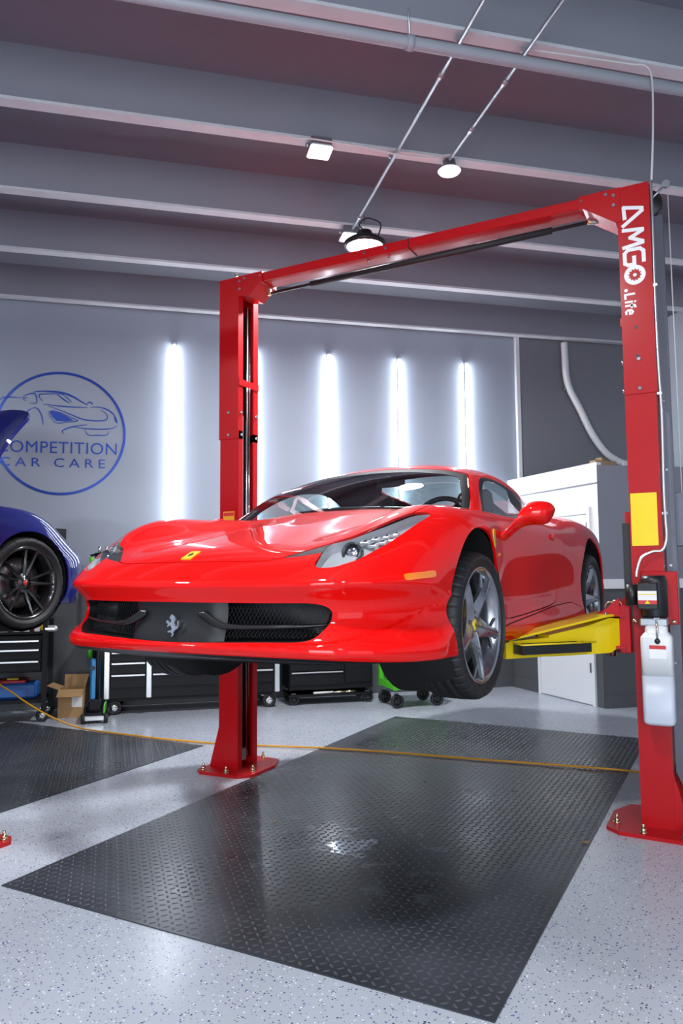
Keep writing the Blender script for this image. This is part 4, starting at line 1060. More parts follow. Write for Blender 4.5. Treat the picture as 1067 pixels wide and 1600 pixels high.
# ---- canopy
ys3 = np.arange(.06, 3.2, .015); zs3 = np.arange(.62, 1.24, .015); xs3 = np.arange(-.9, .901, .015)
G3 = canopy_grid(xs3, ys3, zs3)
K = surface_nets(G3, xs3, ys3, zs3, canopy_f)
K = split(K, .70-K[0][:, 2])[0]
inb = body_f(*K[0].T)+.03
_, K = split(K, inb)
WS = smooth_poly([(-.80, .76), (-.760, .825), (-.708, .929), (-.614, 1.047), (-.53, 1.088), (-.30, 1.126), (0, 1.142), (.30, 1.126), (.53, 1.088), (.614, 1.047), (.708, .929), (.760, .825), (.80, .76), (0, .74)], 4)
ws_phi = np.maximum(poly_sdf(K[0][:, 0], K[0][:, 2], WS), K[0][:, 1]-1.15)
ws_, K = split(K, ws_phi)
_, K = split(K, np.maximum(poly_sdf(K[0][:, 0], K[0][:, 2], WS), K[0][:, 1]-1.15)-.004)
# black ceramic border of the windscreen
brd, ws_ = split(ws_, -(poly_sdf(ws_[0][:, 0], ws_[0][:, 2], WS)+.028))
panel('windscreen', ws_, 'windscreen_glass', car, .004)
panel('windscreen_border', brd, 'border_black', car, .004)
SW = smooth_poly([(.44, .775), (.50, .86), (.62, .952), (.76, 1.020), (.90, 1.060), (1.08, 1.078), (1.25, 1.068), (1.42, 1.030), (1.58, .965), (1.70, .90), (1.74, .85), (1.4, .80), (.9, .76)], 4)
sw, K = split(K, side_phi(K, SW, .35))
seal, sw = split(sw, -(side_phi(sw, SW, .35)+.022))
halves('window_seal', seal, 'trim_black', car, .006)
halves('side_window', sw, 'side_glass', car, .004)
RW = smooth_poly([(-.42, 1.66), (.42, 1.66), (.40, 2.2), (.32, 2.62), (-.32, 2.62), (-.40, 2.2)], 4)
rw, K = split(K, np.maximum(poly_sdf(K[0][:, 0], K[0][:, 1], RW), .9-K[0][:, 2]))
panel('rear_window', rw, 'side_glass', car, .004)
panel('roof', K, 'red_paint', car, .012); panel('headliner', K, 'leather_black', car, 0, -.016)
# ---- cabin: dashboard, steering wheel, two seats, bulkhead
MB().loft([[Vector((x, .36+.2*x*x, .70)), Vector((x, .34+.2*x*x, .80)), Vector((x, .55, .845)), Vector((x, .78, .84)), Vector((x, .86, .78)), Vector((x, .82, .62)), Vector((x, .5, .58))] for x in np.linspace(-.70, .70, 13)]).build('dashboard', 'leather_black', car)
sw_c = Vector((.36, .90, .80)); M_ = Matrix.Translation(sw_c) @ Matrix.Rotation(R(65), 4, 'X')
stw = MB(); stw.tube([M_ @ Vector((.175*math.cos(t), .175*math.sin(t), 0)) for t in np.linspace(0, 2*math.pi, 28, False)], .016, 8, closed=True)
for a in (0, 180, 270): stw.cyl(M_ @ Vector((.05*math.cos(R(a)), .05*math.sin(R(a)), 0)), M_ @ Vector((.17*math.cos(R(a)), .17*math.sin(R(a)), 0)), .014, n=8)
stw.cyl(M_ @ Vector((0, 0, -.02)), M_ @ Vector((0, 0, .02)), .06, n=20); stw.build('steering_wheel', 'leather_black', car)
for s in (-1, 1):
    st = MB()
    secs = []
    for z, y, wd, th in ((.45, 1.32, .26, .09), (.60, 1.38, .27, .10), (.75, 1.43, .27, .10), (.88, 1.48, .24, .09), (.96, 1.52, .14, .07), (1.03, 1.55, .12, .06), (1.06, 1.56, .09, .04)):
        secs.append([Vector((s*.37+wd*math.cos(q), y+th*math.sin(q)-.05*abs(math.cos(q)), z)) for q in np.linspace(0, 2*math.pi, 16, False)])
    st.loft(secs); se = st.build('seat', 'leather_black', car)
    MB().loft([[Vector((s*.37+.25*math.cos(q), y, .42+.08*math.sin(q))) for q in np.linspace(0, 2*math.pi, 14, False)] for y in (.95, 1.0, 1.3)]).build('seat_cushion', 'leather_black', se)
MB().box((0, 1.72, .66), (1.3, .04, .46), bev=.02).build('bulkhead', 'inner_dark', car)
MB().box((0, 1.1, .36), (1.5, 1.5, .04)).build('cabin_floor', 'inner_dark', car)
MB().tube(bez([(-.10, 1.02, 1.165), (0, .98, 1.13), (0, .97, 1.10)]), .006).build('mirror_stalk', 'trim_black', car)
MB().box((0, .97, 1.08), (.20, .03, .06), bev=.015).build('rear_view_mirror', 'trim_black', car)
# wipers at the foot of the glass
wp = MB(); wp.tube(bez([(-.28, .33, .855), (-.05, .33, .868), (.25, .345, .862)]), .008, 6); wp.box((-.27, .32, .852), (.06, .03, .022), bev=.006); wp.tube(bez([(.26, .345, .862), (.45, .36, .85)]), .006, 6)
wp.build('wiper', 'trim_black', car)
# ---- door mirrors
for s in (1, -1):
    path = [(.885, .43, .672, .050, .030, 0), (.925, .455, .702, .042, .034, 0), (.955, .49, .740, .042, .042, 0), (.975, .515, .775, .052, .054, .2), (1.0, .535, .798, .066, .060, .5), (1.04, .545, .808, .070, .062, .7), (1.085, .555, .806, .068, .060, .8), (1.115, .563, .803, .058, .050, .9), (1.130, .566, .802, .030, .028, 1)]
    rr = []
    for x, y, z, ry, rz_, _ in path: rr.append([Vector((s*(x+.012*math.sin(q)), y+ry*math.cos(q), z+rz_*math.sin(q))) for q in np.linspace(0, 2*math.pi, 20, False)])
    dense = []
    for i in range(len(rr[0])):
        pass
    cols = [bez([r_[i] for r_ in rr], 5) for i in range(20)]
    mb = MB(); mb.loft([[c_[k] for c_ in cols] for k in range(len(cols[0]))]); mm = mb.build('door_mirror', 'red_paint', car)
    mb = MB(); mb.lathe([(.001, 0), (.040, 0), (.046, -.006)], 20, M=Matrix.Translation((s*1.06, .618, .805)) @ Matrix.Scale(1.15, 4, (1, 0, 0)) @ Matrix.Rotation(R(-90), 4, 'X')); mb.build('mirror_glass', 'chrome', mm)
    # door handle scoop and fuel-flap sized details
    p, n = snap(body_f, [(.92, 1.33, .715)]); p, n = Vector((s*p[0][0], p[0][1], p[0][2])), Vector((s*n[0][0], n[0][1], n[0][2]))
    fy = Vector((0, 1, .05)).normalized(); fz = n.cross(fy).normalized()
    mb = MB(); mb.lathe([(.001, .012), (.5, .010), (.85, .005), (1, -.004)], 24, M=frame(p, fy*.07, fz*.024, n)); mb.build('door_handle', 'red_paint', doors[0 if s > 0 else 1])
    p, n = snap(body_f, [(.92, .36, .590)]); p, n = Vector((s*p[0][0], p[0][1], p[0][2])), Vector((s*n[0][0], n[0][1], n[0][2]))
    fz = n.cross(fy).normalized()
    mb = MB(); mb.lathe([(.001, .008), (.6, .007), (.9, .003), (1, -.003)], 16, M=frame(p, fy*.022, fz*.012, n)); mb.build('side_repeater', 'amber', car)
    # yellow shield on the front fender behind the arch
    p, n = snap(body_f, [(.93, .235, .668)]); p, n = Vector((s*p[0][0], p[0][1], p[0][2])), Vector((s*n[0][0], n[0][1], n[0][2]))
    up = (Vector((0, -.25, 1))-n*n.dot(Vector((0, -.25, 1)))).normalized(); rt = up.cross(n)*s
    mb = MB(); mb.prism([(-.028, .045), (0, .050), (.028, .045), (.026, 0), (.014, -.035), (0, -.05), (-.014, -.035), (-.026, 0)], frame(p-n*.003, rt*1.0, up*.95, n), .006); mb.build('fender_shield', 'badge_yellow', car)
# ---- wheels
def tyre_mesh(r, hw, rim, n=90):
    """tyre about local z, outer face +z: ribs round the tread and cut shoulder blocks"""
    prof = [(rim-.004, -hw*.78), (rim+.012, -hw*.90), (r-.045, -hw), (r-.016, -hw*.93), (r-.003, -hw*.74), (r, -hw*.55), (r, -hw*.42), (r-.008, -hw*.40), (r-.008, -hw*.34), (r+.001, -hw*.32), (r+.001, -.012), (r-.008, -.008), (r-.008, .008), (r+.001, .012),
            (r+.001, hw*.32), (r-.008, hw*.34), (r-.008, hw*.40), (r, hw*.42), (r, hw*.55), (r-.003, hw*.74), (r-.016, hw*.93), (r-.045, hw), (rim+.03, hw*.99), (rim+.012, hw*.90), (rim-.004, hw*.78)]
    mb = MB(); k = len(prof); vs = []
    N_ = n*4
    for i in range(N_):
        a = 2*math.pi*i/N_; cut = (i % 8 == 0)
        for j, (q, h) in enumerate(prof):
            d = .007 if cut and j in (3, 4, 5, 18, 19, 20) else 0
            vs.append(Vector(((q-d)*math.cos(a), (q-d)*math.sin(a), h)))
    fs = [(i*k+j, ((i+1) % N_)*k+j, ((i+1) % N_)*k+j+1, i*k+j+1) for i in range(N_) for j in range(k-1)]
    mb.add(vs, fs, True); return mb
def rim_mesh(rim, hw, spoke_d):
    """star rim, outer face +z"""
    mb = MB()
    mb.lathe([(rim-.022, -hw*.82), (rim+.004, -hw*.84), (rim+.004, -hw*.72), (rim-.012, -hw*.6), (rim-.03, -.2*hw), (rim-.028, hw*.45), (rim-.012, hw*.68), (rim-.010, hw*.80), (rim+.006, hw*.80), (rim+.006, hw*.90), (rim-.006, hw*.90), (rim-.018, hw*.78), (rim-.036, hw*.42), (rim-.038, -.2*hw), (rim-.02, -hw*.6)], 72)
    zf = hw*.86
    for k in range(5):
        a0 = 2*math.pi*k/5
        rings = []
        for t in np.linspace(0, 1, 9):
            q = .034+(rim-.020-.034)*t
            wd = .050-.040*t+.012*(1-t)**3+.006*t**4*3; z = zf-spoke_d*(1-t)**1.6-.010
            ridge = .014*(1-.5*t)+.004; ew = .004+.004*t
            pr = [(-wd, -.024), (-wd, -.006), (-wd*.55, ridge*.35), (-ew, ridge), (0, ridge-.005), (ew, ridge), (wd*.55, ridge*.35), (wd, -.006), (wd, -.024), (0, -.034)]
            rings.append([Vector((q*math.cos(a0)-s_*math.sin(a0), q*math.sin(a0)+s_*math.cos(a0), z+h)) for s_, h in pr])
        mb.loft(rings, smooth=False)
        # short outer brace between neighbouring spokes
        for sg in (-1, 1):
            a1 = a0+sg*.30; p0 = Vector(((rim-.020)*math.cos(a1), (rim-.020)*math.sin(a1), hw*.66)); p1 = Vector(((rim-.085)*math.cos(a0+sg*.05), (rim-.085)*math.sin(a0+sg*.05), zf-.030))
            mb.cyl(p0, p1, .008, .010, n=6, smooth=False)
    mb.lathe([(.001, zf-spoke_d-.002), (.040, zf-spoke_d), (.062, zf-spoke_d-.008), (.075, zf-spoke_d-.03), (.070, zf-spoke_d-.06), (.001, zf-spoke_d-.06)], 32)
    return mb, zf-spoke_d
def wheel(yc, zc, xc, s, r, hw, rimr, sd, spin):
    e = bpy.data.objects.new('wheel', None); C.objects.link(e); e.empty_display_size = .1; e.parent = car
    e.matrix_local = Matrix.Translation((s*xc, yc, zc)) @ Matrix.Rotation(R(90*s), 4, 'Y') @ Matrix.Rotation(spin, 4, 'Z')
    tyre_mesh(r, hw, rimr).build('tyre', 'tyre', e)
    rb, hz = rim_mesh(rimr, hw, sd); rb.build('rim', 'rim_grey', e)
    MB().lathe([(.001, .008), (.022, .007), (.028, .002), (.030, -.006)], 24, M=Matrix.Translation((0, 0, hz))).build('hub_cap', 'badge_yellow', e)
    mb = MB(); mb.prism([((p[0]-.52)*.026, (p[1]-.5)*.034) for p in HORSE], Matrix.Translation((0, 0, hz+.0075)) @ Matrix.Rotation(-spin+R(-90*s), 4, 'Z'), .0012); mb.build('hub_emblem', 'trim_black', e)
    for k in range(5):
        a = 2*math.pi*(k+.5)/5; c = (.056*math.cos(a), .056*math.sin(a), hz-.012)
        MB().cyl(c, (c[0], c[1], hz+.006), .010, .008, n=6).build('wheel_bolt', 'lamp_dark', e)
    zd = -hw*.05
    MB().lathe([(.07, zd-.016), (.188, zd-.016), (.188, zd+.016), (.07, zd+.016)], 48, close=True).build('brake_disc', 'disc_metal', e)
    MB().lathe([(.001, zd+.02), (.085, zd+.02), (.09, zd-.02), (.001, zd-.02)], 32, close=False).build('brake_hat', 'lamp_dark', e)
    cal = MB(); rings = []
    for a in np.linspace(-.55, .55, 9):
        rings.append([Vector((q*math.cos(a), q*math.sin(a), h)) for q, h in ((.125, zd+.042), (.205, zd+.040), (.212, zd+.02), (.212, zd-.04), (.125, zd-.042))])
    cal.loft(rings)
    cb = cal.build('brake_caliper', 'caliper_yellow', e)
    cb.rotation_euler = (0, 0, -spin+R(-60 if s > 0 else -120) + (R(180) if yc > 1 else 0))
    return e
ZW = .262
wheel(0, ZW, .835, 1, .337, .118, .262, .034, R(4)); wheel(0, ZW, .835, -1, .337, .118, .262, .034, R(30))
wheel(REAR, ZW+.02, .775, 1, .352, .150, .262, .062, R(20)); wheel(REAR, ZW+.02, .775, -1, .352, .150, .262, .062, R(50))
# suspension arms and axle stubs so that the wheels hang on something
for yc in (0, REAR):
    for s in (-1, 1):
        mb = MB(); mb.cyl((s*.45, yc, .34), (s*.80, yc, ZW), .026, n=10); mb.cyl((s*.45, yc-.14, .22), (s*.74, yc, ZW-.10), .018, n=8); mb.cyl((s*.45, yc+.14, .22), (s*.74, yc, ZW-.10), .018, n=8); mb.cyl((s*.52, yc+.02, .62), (s*.72, yc+.02, ZW-.02), .04, n=12)
        mb.build('suspension', 'lamp_dark', car)
# small air dam strip below the nose
mb = MB(); mb.loft([[nose_pt(x, .17, .03+.0*x)+Vector((0, 0, .012)), nose_pt(x, .17, .05)+Vector((0, 0, -.012)), nose_pt(x, .17, .10)+Vector((0, 0, -.014)), nose_pt(x, .17, .10)+Vector((0, 0, .012))] for x in np.linspace(-.66, .66, 21)]); mb.build('air_dam', 'trim_black', car)
# ---------------------------------------------------------------- floor mats with raised tread bars
mat('mat_bars_glint', (.075, .078, .088), .30, var=.3, scale=3)  # paler than the sheet: the glints on the bars are in the colour
def tread_mat(name, lab, x0, x1, y0, y1, loc):
    t = thing(name, lab, 'floor mat', loc)
    L, Wd = y1-y0, x1-x0
    mb = MB(); mb.box(((x0+x1)/2-loc[0], (y0+y1)/2-loc[1], .0025), (Wd, L, .005)); mb.build('mat_sheet', 'mat_vinyl', t)
    pit = .037; nx, ny = int(Wd/pit), int(L/pit)
    gx, gy = np.meshgrid(np.arange(nx), np.arange(ny), indexing='ij')
    cx = x0+.5*(Wd-nx*pit)+(gx.ravel()+.5)*pit-loc[0]; cy = y0+.5*(L-ny*pit)+(gy.ravel()+.5)*pit-loc[1]
    alt = ((gx+gy) % 2).ravel(); ang = np.where(alt, R(45), R(-45))
    hl, hw, h = .0165, .0052, .0030
    loc_ = np.array([(-hl, 0, 0), (-hl*.45, hw, 0), (hl*.45, hw, 0), (hl, 0, 0), (hl*.45, -hw, 0), (-hl*.45, -hw, 0), (-hl*.5, 0, h), (hl*.5, 0, h)])
    c, s = np.cos(ang)[:, None], np.sin(ang)[:, None]
    vx = cx[:, None]+loc_[:, 0]*c-loc_[:, 1]*s; vy = cy[:, None]+loc_[:, 0]*s+loc_[:, 1]*c; vz = np.broadcast_to(.005+loc_[:, 2], vx.shape)
    Vv = np.stack([vx, vy, vz], 2).reshape(-1, 3)
    fq = np.array([(1, 6, 7, 2), (4, 7, 6, 5)]); ft = np.array([(0, 6, 1), (0, 5, 6), (2, 7, 3), (3, 7, 4)])
    o = (np.arange(len(cx))*8)[:, None, None]
    faces = [tuple(f) for f in (fq[None]+o).reshape(-1, 4).tolist()]+[tuple(f) for f in (ft[None]+o).reshape(-1, 3).tolist()]
    me = bpy.data.meshes.new('tread_bars'); me.from_pydata(Vv.tolist(), [], faces); me.update(); me.polygons.foreach_set('use_smooth', [True]*len(faces)); me.materials.append(MATS['mat_bars_glint'])
    ob = link('tread_bars', me, t); ob['kind'] = 'stuff'
    return t
tread_mat('floor_mat', 'large black diamond-tread mat on the floor under the red car', -1.172, 1.142, -2.224, 2.267, (0, 0, 0))
m2 = tread_mat('floor_mat', 'black diamond-tread mat on the floor under the blue car', -4.45, -2.10, -3.9, .43, (-3.2, -1.7, 0))
# ---------------------------------------------------------------- blue car on the neighbouring lift, front lid open
mat('blue_paint', (.004, .008, .13), .5, coat=.8, var=.03, spec=.05)
mat('wheel_black', (.010, .010, .011), .22, coat=.8)
lift2 = thing('two_post_lift', 'neighbouring red lift under the blue car, only a foot in view', 'lift', (0, 0, 0))
column(lift2, 1, -1.97, -2.08, .38); column(lift2, -1, -5.10, -2.08)
mb = MB(); mb.box((-3.535, -2.08, 3.70), (3.1, .16, .07), bev=.004); mb.build('crossbeam', 'lift_red', lift2)
for sx in (-1, 1):
    for ty in (-2.75, -1.35):
        p0, p1 = Vector((-3.48+sx*1.55, -2.08, 1.13)), Vector((-3.59+sx*.62, ty, 1.13)); d = (p1-p0).normalized(); n = Vector((-d.y, d.x, 0))
        MB().loft([[p+n*h_+Vector((0, 0, -.06)), p-n*h_+Vector((0, 0, -.06)), p-n*h_+Vector((0, 0, .05)), p+n*h_+Vector((0, 0, .05))] for p, h_ in ((p0, .06), (p1, .04))], smooth=False).build('swing_arm', 'arm_yellow', lift2)
        MB().cyl(p1+Vector((0, 0, .05)), p1+Vector((0, 0, .078)), .05, n=18).build('lift_pad', 'black_rubber', lift2)
B0 = (-3.59, -.85, 1.07)
blue = thing('coupe', 'dark blue sports coupe with its front lid raised, cut by the left edge', 'car', B0, R(180))
PLAN2 = spline([-1, -.9, -.8, -.7, -.62, -.5, -.3, 0, .3, .5, .62, .7, .8, .9, 1], [.78, .52, .36, .25, .19, .11, .04, 0, .04, .11, .19, .25, .36, .52, .78])
_kx2, _r2 = sym([0, .35, .6, .75, .85, .97], [
    [.50, .50, .50, .49, .47, .40], [.60, .60, .61, .60, .56, .46], [.68, .69, .745, .755, .71, .58], [.74, .75, .82, .84, .80, .66], [.79, .80, .845, .860, .82, .68],
    [.86, .86, .86, .865, .82, .68], [.90, .90, .89, .87, .82, .68], [.92, .92, .91, .89, .85, .71], [.93, .93, .93, .92, .89, .75], [.86, .86, .86, .85, .82, .70], [.62, .62, .62, .60, .58, .5]])
TOP2 = Tens([-.92, -.75, -.5, -.2, .1, .5, 1.0, 1.8, 2.5, 3.1, 3.5], _kx2, _r2)
SIDE2 = spline([.08, .14, .3, .5, .7, .9], [.80, .86, .89, .905, .885, .80])
def body2(x, y, z):
    P = PLAN2(x); s = np.where(y < .4, .4-(.4-y)*1.32/(1.32-P), y)
    f = smax((z-TOP2.pts(s, x))*.92, np.abs(x)-SIDE2(z)-.02*np.clip((y-1.2)/.8, 0, 1), .07)
    f = smax(f, (-.92+P+.10*np.clip((.25-z)/.2, 0, 1)-y)/np.sqrt(1+(2.0*P)**2), .05)
    f = smax(f, y-3.45+.25*x*x, .08); f = smax(f, .13-z, .02)
    cz = ROOF2(y); cab = smax((z-cz+.18*x*x)*.85, (np.abs(x)-.74+(z-.85)*.5)*.88, .08); cab = np.maximum(cab, .28+.25*x*x-y)
    return np.minimum(f, np.maximum(cab, .6-z))
ROOF2 = spline([.2, .45, .8, 1.15, 1.5, 1.9, 2.4, 3.0, 3.4], [.76, .93, 1.15, 1.265, 1.29, 1.25, 1.10, .92, .80])
h2 = .026
X2, Y2, Z2 = np.arange(-1.04, 1.041, h2), np.arange(-1.0, 3.6, h2), np.arange(.06, 1.36, h2)
G2 = np.stack([body2(*[a.ravel() for a in np.broadcast_arrays(np.full((1, 1), xx), Y2[:, None], Z2[None])]).reshape(len(Y2), len(Z2)) for xx in X2])
S2 = surface_nets(G2, X2, Y2, Z2, body2, 2)
A2 = ((0, .315, .362), (2.45, .33, .375))
ph = np.minimum(*[np.hypot(S2[0][:, 1]-a, S2[0][:, 2]-b)-r for a, b, r in A2]); _, S2 = split(S2, np.maximum(ph, .55-ax_(S2)))
LID = smooth_poly([(-.50, .30), (0, .26), (.50, .30), (.54, 0), (.50, -.40), (.40, -.66), (0, -.74), (-.40, -.66), (-.50, -.40), (-.54, 0)], 3)
def lid_phi(Q): return np.maximum(poly_sdf(Q[0][:, 0], Q[0][:, 1], LID), .5-Q[0][:, 2])
lid, S2 = split(S2, lid_phi(S2)); _, S2 = split(S2, lid_phi(S2)-.006)
HL2 = smooth_poly([(.64, -.60), (.60, -.50), (.62, -.38), (.70, -.27), (.77, -.30), (.80, -.40), (.79, -.50), (.74, -.58)], 4)
lamp2, S2 = split(S2, np.maximum(poly_sdf(ax_(S2), S2[0][:, 1], HL2), .5-S2[0][:, 2]))
W2 = smooth_poly([(-.70, .86), (-.60, 1.08), (-.48, 1.18), (0, 1.22), (.48, 1.18), (.60, 1.08), (.70, .86), (0, .80)], 3)
ws2, S2 = split(S2, np.maximum(np.maximum(poly_sdf(S2[0][:, 0], S2[0][:, 2], W2), S2[0][:, 1]-1.15), .33-S2[0][:, 1]))
SW2 = smooth_poly([(.62, .89), (.85, 1.04), (1.15, 1.15), (1.5, 1.16), (1.85, 1.08), (2.1, .97), (2.0, .93), (1.3, .90)], 3)
sw2, S2 = split(S2, side_phi(S2, SW2, .4))
IN2 = smooth_poly([(-.30, .22), (-.26, .40), (-.20, .42), (-.215, .22)], 2)
panel('body_shell', S2, 'blue_paint', blue, .012); halves('headlamp_lens', lamp2, 'lamp_lens', blue, .004); panel('windscreen', ws2, 'side_glass', blue, .004); halves('side_window', sw2, 'side_glass', blue, .004)
Vq, Nq, Tq = compact(lamp2)
for s in (-1, 1):
    h, _ = split(lamp2, -s*lamp2[0][:, 0]); Vq, Nq, Tq = compact(h); me = bpy.data.meshes.new('lamp_bowl'); me.from_pydata([tuple(p) for p in Vq-Nq*.03], [], [tuple(t) for t in Tq]); me.update(); me.materials.append(MATS['lamp_silver']); lb = link('lamp_bowl', me, blue)
    for yy in (-.50, -.38):
        c, n = snap(body2, [(s*.70, yy, .72)]); c, n = Vector(c[0]), Vector(n[0]); MB().lathe([(.001, .0), (.03, -.002), (.04, -.012)], 18, M=Matrix.Translation(c-n*.012) @ n.to_track_quat('Z', 'Y').to_matrix().to_4x4()).build('projector_lens', 'chrome', lb)
# lid swung up about its rear hinge, lined in dark trim
hinge = Vector((0, .28, .80)); Ml = Matrix.Translation(hinge+Vector((0, -.09, .10))) @ Matrix.Rotation(R(-66), 4, 'X') @ Matrix.Translation(-hinge)
Vq, Nq, Tq = compact(lid); R3 = np.array(Ml.to_3x3()); T3 = np.array(Ml.translation)
panel('front_lid', (Vq @ R3.T+T3, Nq @ R3.T, Tq), 'blue_paint', blue, .03)
Vl = (Vq-Nq*.022) @ R3.T+T3; me = bpy.data.meshes.new('lid_lining'); me.from_pydata([tuple(p) for p in Vl], [], [tuple(t[::-1]) for t in Tq]); me.update(); me.materials.append(MATS['lamp_dark']); link('lid_lining', me, blue)
MB().cyl((-.42, .10, .80), Ml @ Vector((-.42, -.20, .74)), .010, n=8).build('lid_strut', 'trim_black', blue)
MB().box((0, -.2, .55), (.95, .9, .02)).build('luggage_floor', 'inner_dark', blue)
for x in (-.50, .50): MB().box((x, -.2, .64), (.02, .95, .20)).build('luggage_wall', 'inner_dark', blue)
MB().box((0, 1.2, .55), (1.5, 1.8, .03)).build('cabin_floor', 'inner_dark', blue)
for s in (-1, 1):                                             # bumper corner intake, side blade, splitter
    for z0, z1, dd, m_ in ((.20, .44, .004, 'trim_black'), (.155, .175, .010, 'chrome')):
        rings = []
        for xx in np.linspace(.66, .80, 7) if z0 < .19 else np.linspace(.62, .70, 5):
            y_ = float(-.92+PLAN2(np.array([xx]))[0]); rings.append([Vector((s*xx, y_-dd+.10*max(0, (.25-z)/.2), z)) for z in (z0, z1)]+[Vector((s*xx, y_+.03, z)) for z in (z1, z0)])
        MB().loft(rings, smooth=False).build('intake_slot' if m_ == 'trim_black' else 'splitter_edge', m_, blue)
def wheel2(yc, s, r, hw, rim_r):
    e = bpy.data.objects.new('wheel', None); C.objects.link(e); e.empty_display_size = .1; e.parent = blue
    e.matrix_local = Matrix.Translation((s*.765, yc, .30)) @ Matrix.Rotation(R(90*s), 4, 'Y') @ Matrix.Rotation(R(8), 4, 'Z')
    tyre_mesh(r, hw, rim_r, 45).build('tyre', 'tyre', e)
    mb = MB(); mb.lathe([(rim_r-.022, -hw*.8), (rim_r+.004, -hw*.84), (rim_r-.02, -hw*.5), (rim_r-.03, 0), (rim_r-.012, hw*.7), (rim_r+.006, hw*.8), (rim_r+.006, hw*.9), (rim_r-.006, hw*.9), (rim_r-.03, hw*.5), (rim_r-.036, -.2*hw), (rim_r-.02, -hw*.6)], 60); mb.build('rim', 'wheel_black', e)
    for k in range(10):
        a = 2*math.pi*k/10+(.11 if k % 2 else -.11); rings = []
        for t in np.linspace(0, 1, 5):
            q = .055+(rim_r-.02-.055)*t; z = hw*.84-.03*(1-t); wd = .013-.004*t
            rings.append([Vector((q*math.cos(a)-w_*math.sin(a), q*math.sin(a)+w_*math.cos(a), z+hh)) for w_, hh in ((-wd, -.03), (-wd, -.004), (0, .006), (wd, -.004), (wd, -.03))])
        MB().loft(rings, smooth=False).build('spoke', 'wheel_black', e)
    MB().lathe([(.001, hw*.84-.02), (.03, hw*.84-.018), (.035, hw*.84-.03), (.07, hw*.84-.035), (.075, hw*.5), (.001, hw*.5)], 30).build('hub', 'wheel_black', e)
    MB().lathe([(.001, hw*.84-.015), (.018, hw*.84-.017), (.020, hw*.84-.022)], 18).build('centre_cap', 'label_red', e)
    MB().lathe([(.07, -.03), (.185, -.03), (.185, .005), (.07, .005)], 40, close=True).build('brake_disc', 'disc_metal', e)
for s in (-1, 1): wheel2(0, s, .338, .122, .262); wheel2(2.45, s, .350, .150, .262)
for a, b, r in A2:
    for s in (-1, 1): MB().lathe([(r+.004, 0), (r+.02, .30), (.02, .30)], 36, M=Matrix.Translation((s*.86, a, b)) @ Matrix.Rotation(R(-90*s), 4, 'Y')).build('wheel_well', 'inner_dark', blue)
    MB().cyl((-.74, a, .30), (.74, a, .30), .03, n=10).build('axle', 'lamp_dark', blue)
MB().box((0, 1.2, .20), (1.5, 3.2, .06), bev=.02).build('floorpan', 'trim_black', blue)
# ---------------------------------------------------------------- wall logo
def islands(me):
    bm = bmesh.new(); bm.from_mesh(me); bmesh.ops.remove_doubles(bm, verts=bm.verts, dist=1e-6); bm.faces.ensure_lookup_table()
    seen = set(); out = []
    for f in bm.faces:
        if f in seen: continue
        st, grp = [f], []; seen.add(f)
        while st:
            g = st.pop(); grp.append(g)
            for e in g.edges:
                for h in e.link_faces:
                    if h not in seen: seen.add(h); st.append(h)
        idx = {}; vs = []
        fs = []
        for g in grp:
            q = []
            for v in g.verts:
                if v not in idx: idx[v] = len(vs); vs.append(v.co.copy())
                q.append(idx[v])
            fs.append(q)
        out.append((vs, fs))
    bm.free(); return out
def letters(txt, width, height, M, m, parent, spacing=1.):
    """lettering fitted to width x height, every letter an object of its own"""
    me = text_mesh(txt, 1., .02, spacing); co = np.array([v.co for v in me.vertices]); lo, hi = co.min(0), co.max(0)
    sx, sy = width/(hi[0]-lo[0]), height/(hi[1]-lo[1]); c = (lo+hi)/2
    for vs, fs in islands(me):
        mb = MB(); mb.add([M @ Vector(((v.x-c[0])*sx, (v.y-c[1])*sy, (v.z+.01)*.15)) for v in vs], fs); mb.build('letter', m, parent)
lg = thing('wall_logo', 'round blue metal car-care logo mounted on the grey back wall', 'sign', uv(-2.715, VB, 2.99), ROOM)
LM = frame((0, -.001, 0), (1, 0, 0), (0, 0, 1), (0, -1, 0))
k_ = .001409
def LP(X, Y): return ((X-482.6)*k_, -(Y-594)*k_)
ring = MB(); NR = 96
for i in range(NR):
    a0, a1 = 2*math.pi*i/NR, 2*math.pi*(i+1)/NR
    ring.prism([(.662*math.cos(a0), .662*math.sin(a0)), (.69*math.cos(a0), .69*math.sin(a0)), (.69*math.cos(a1), .69*math.sin(a1)), (.662*math.cos(a1), .662*math.sin(a1))], LM, .006)
ring.build('ring', 'logo_blue', lg)
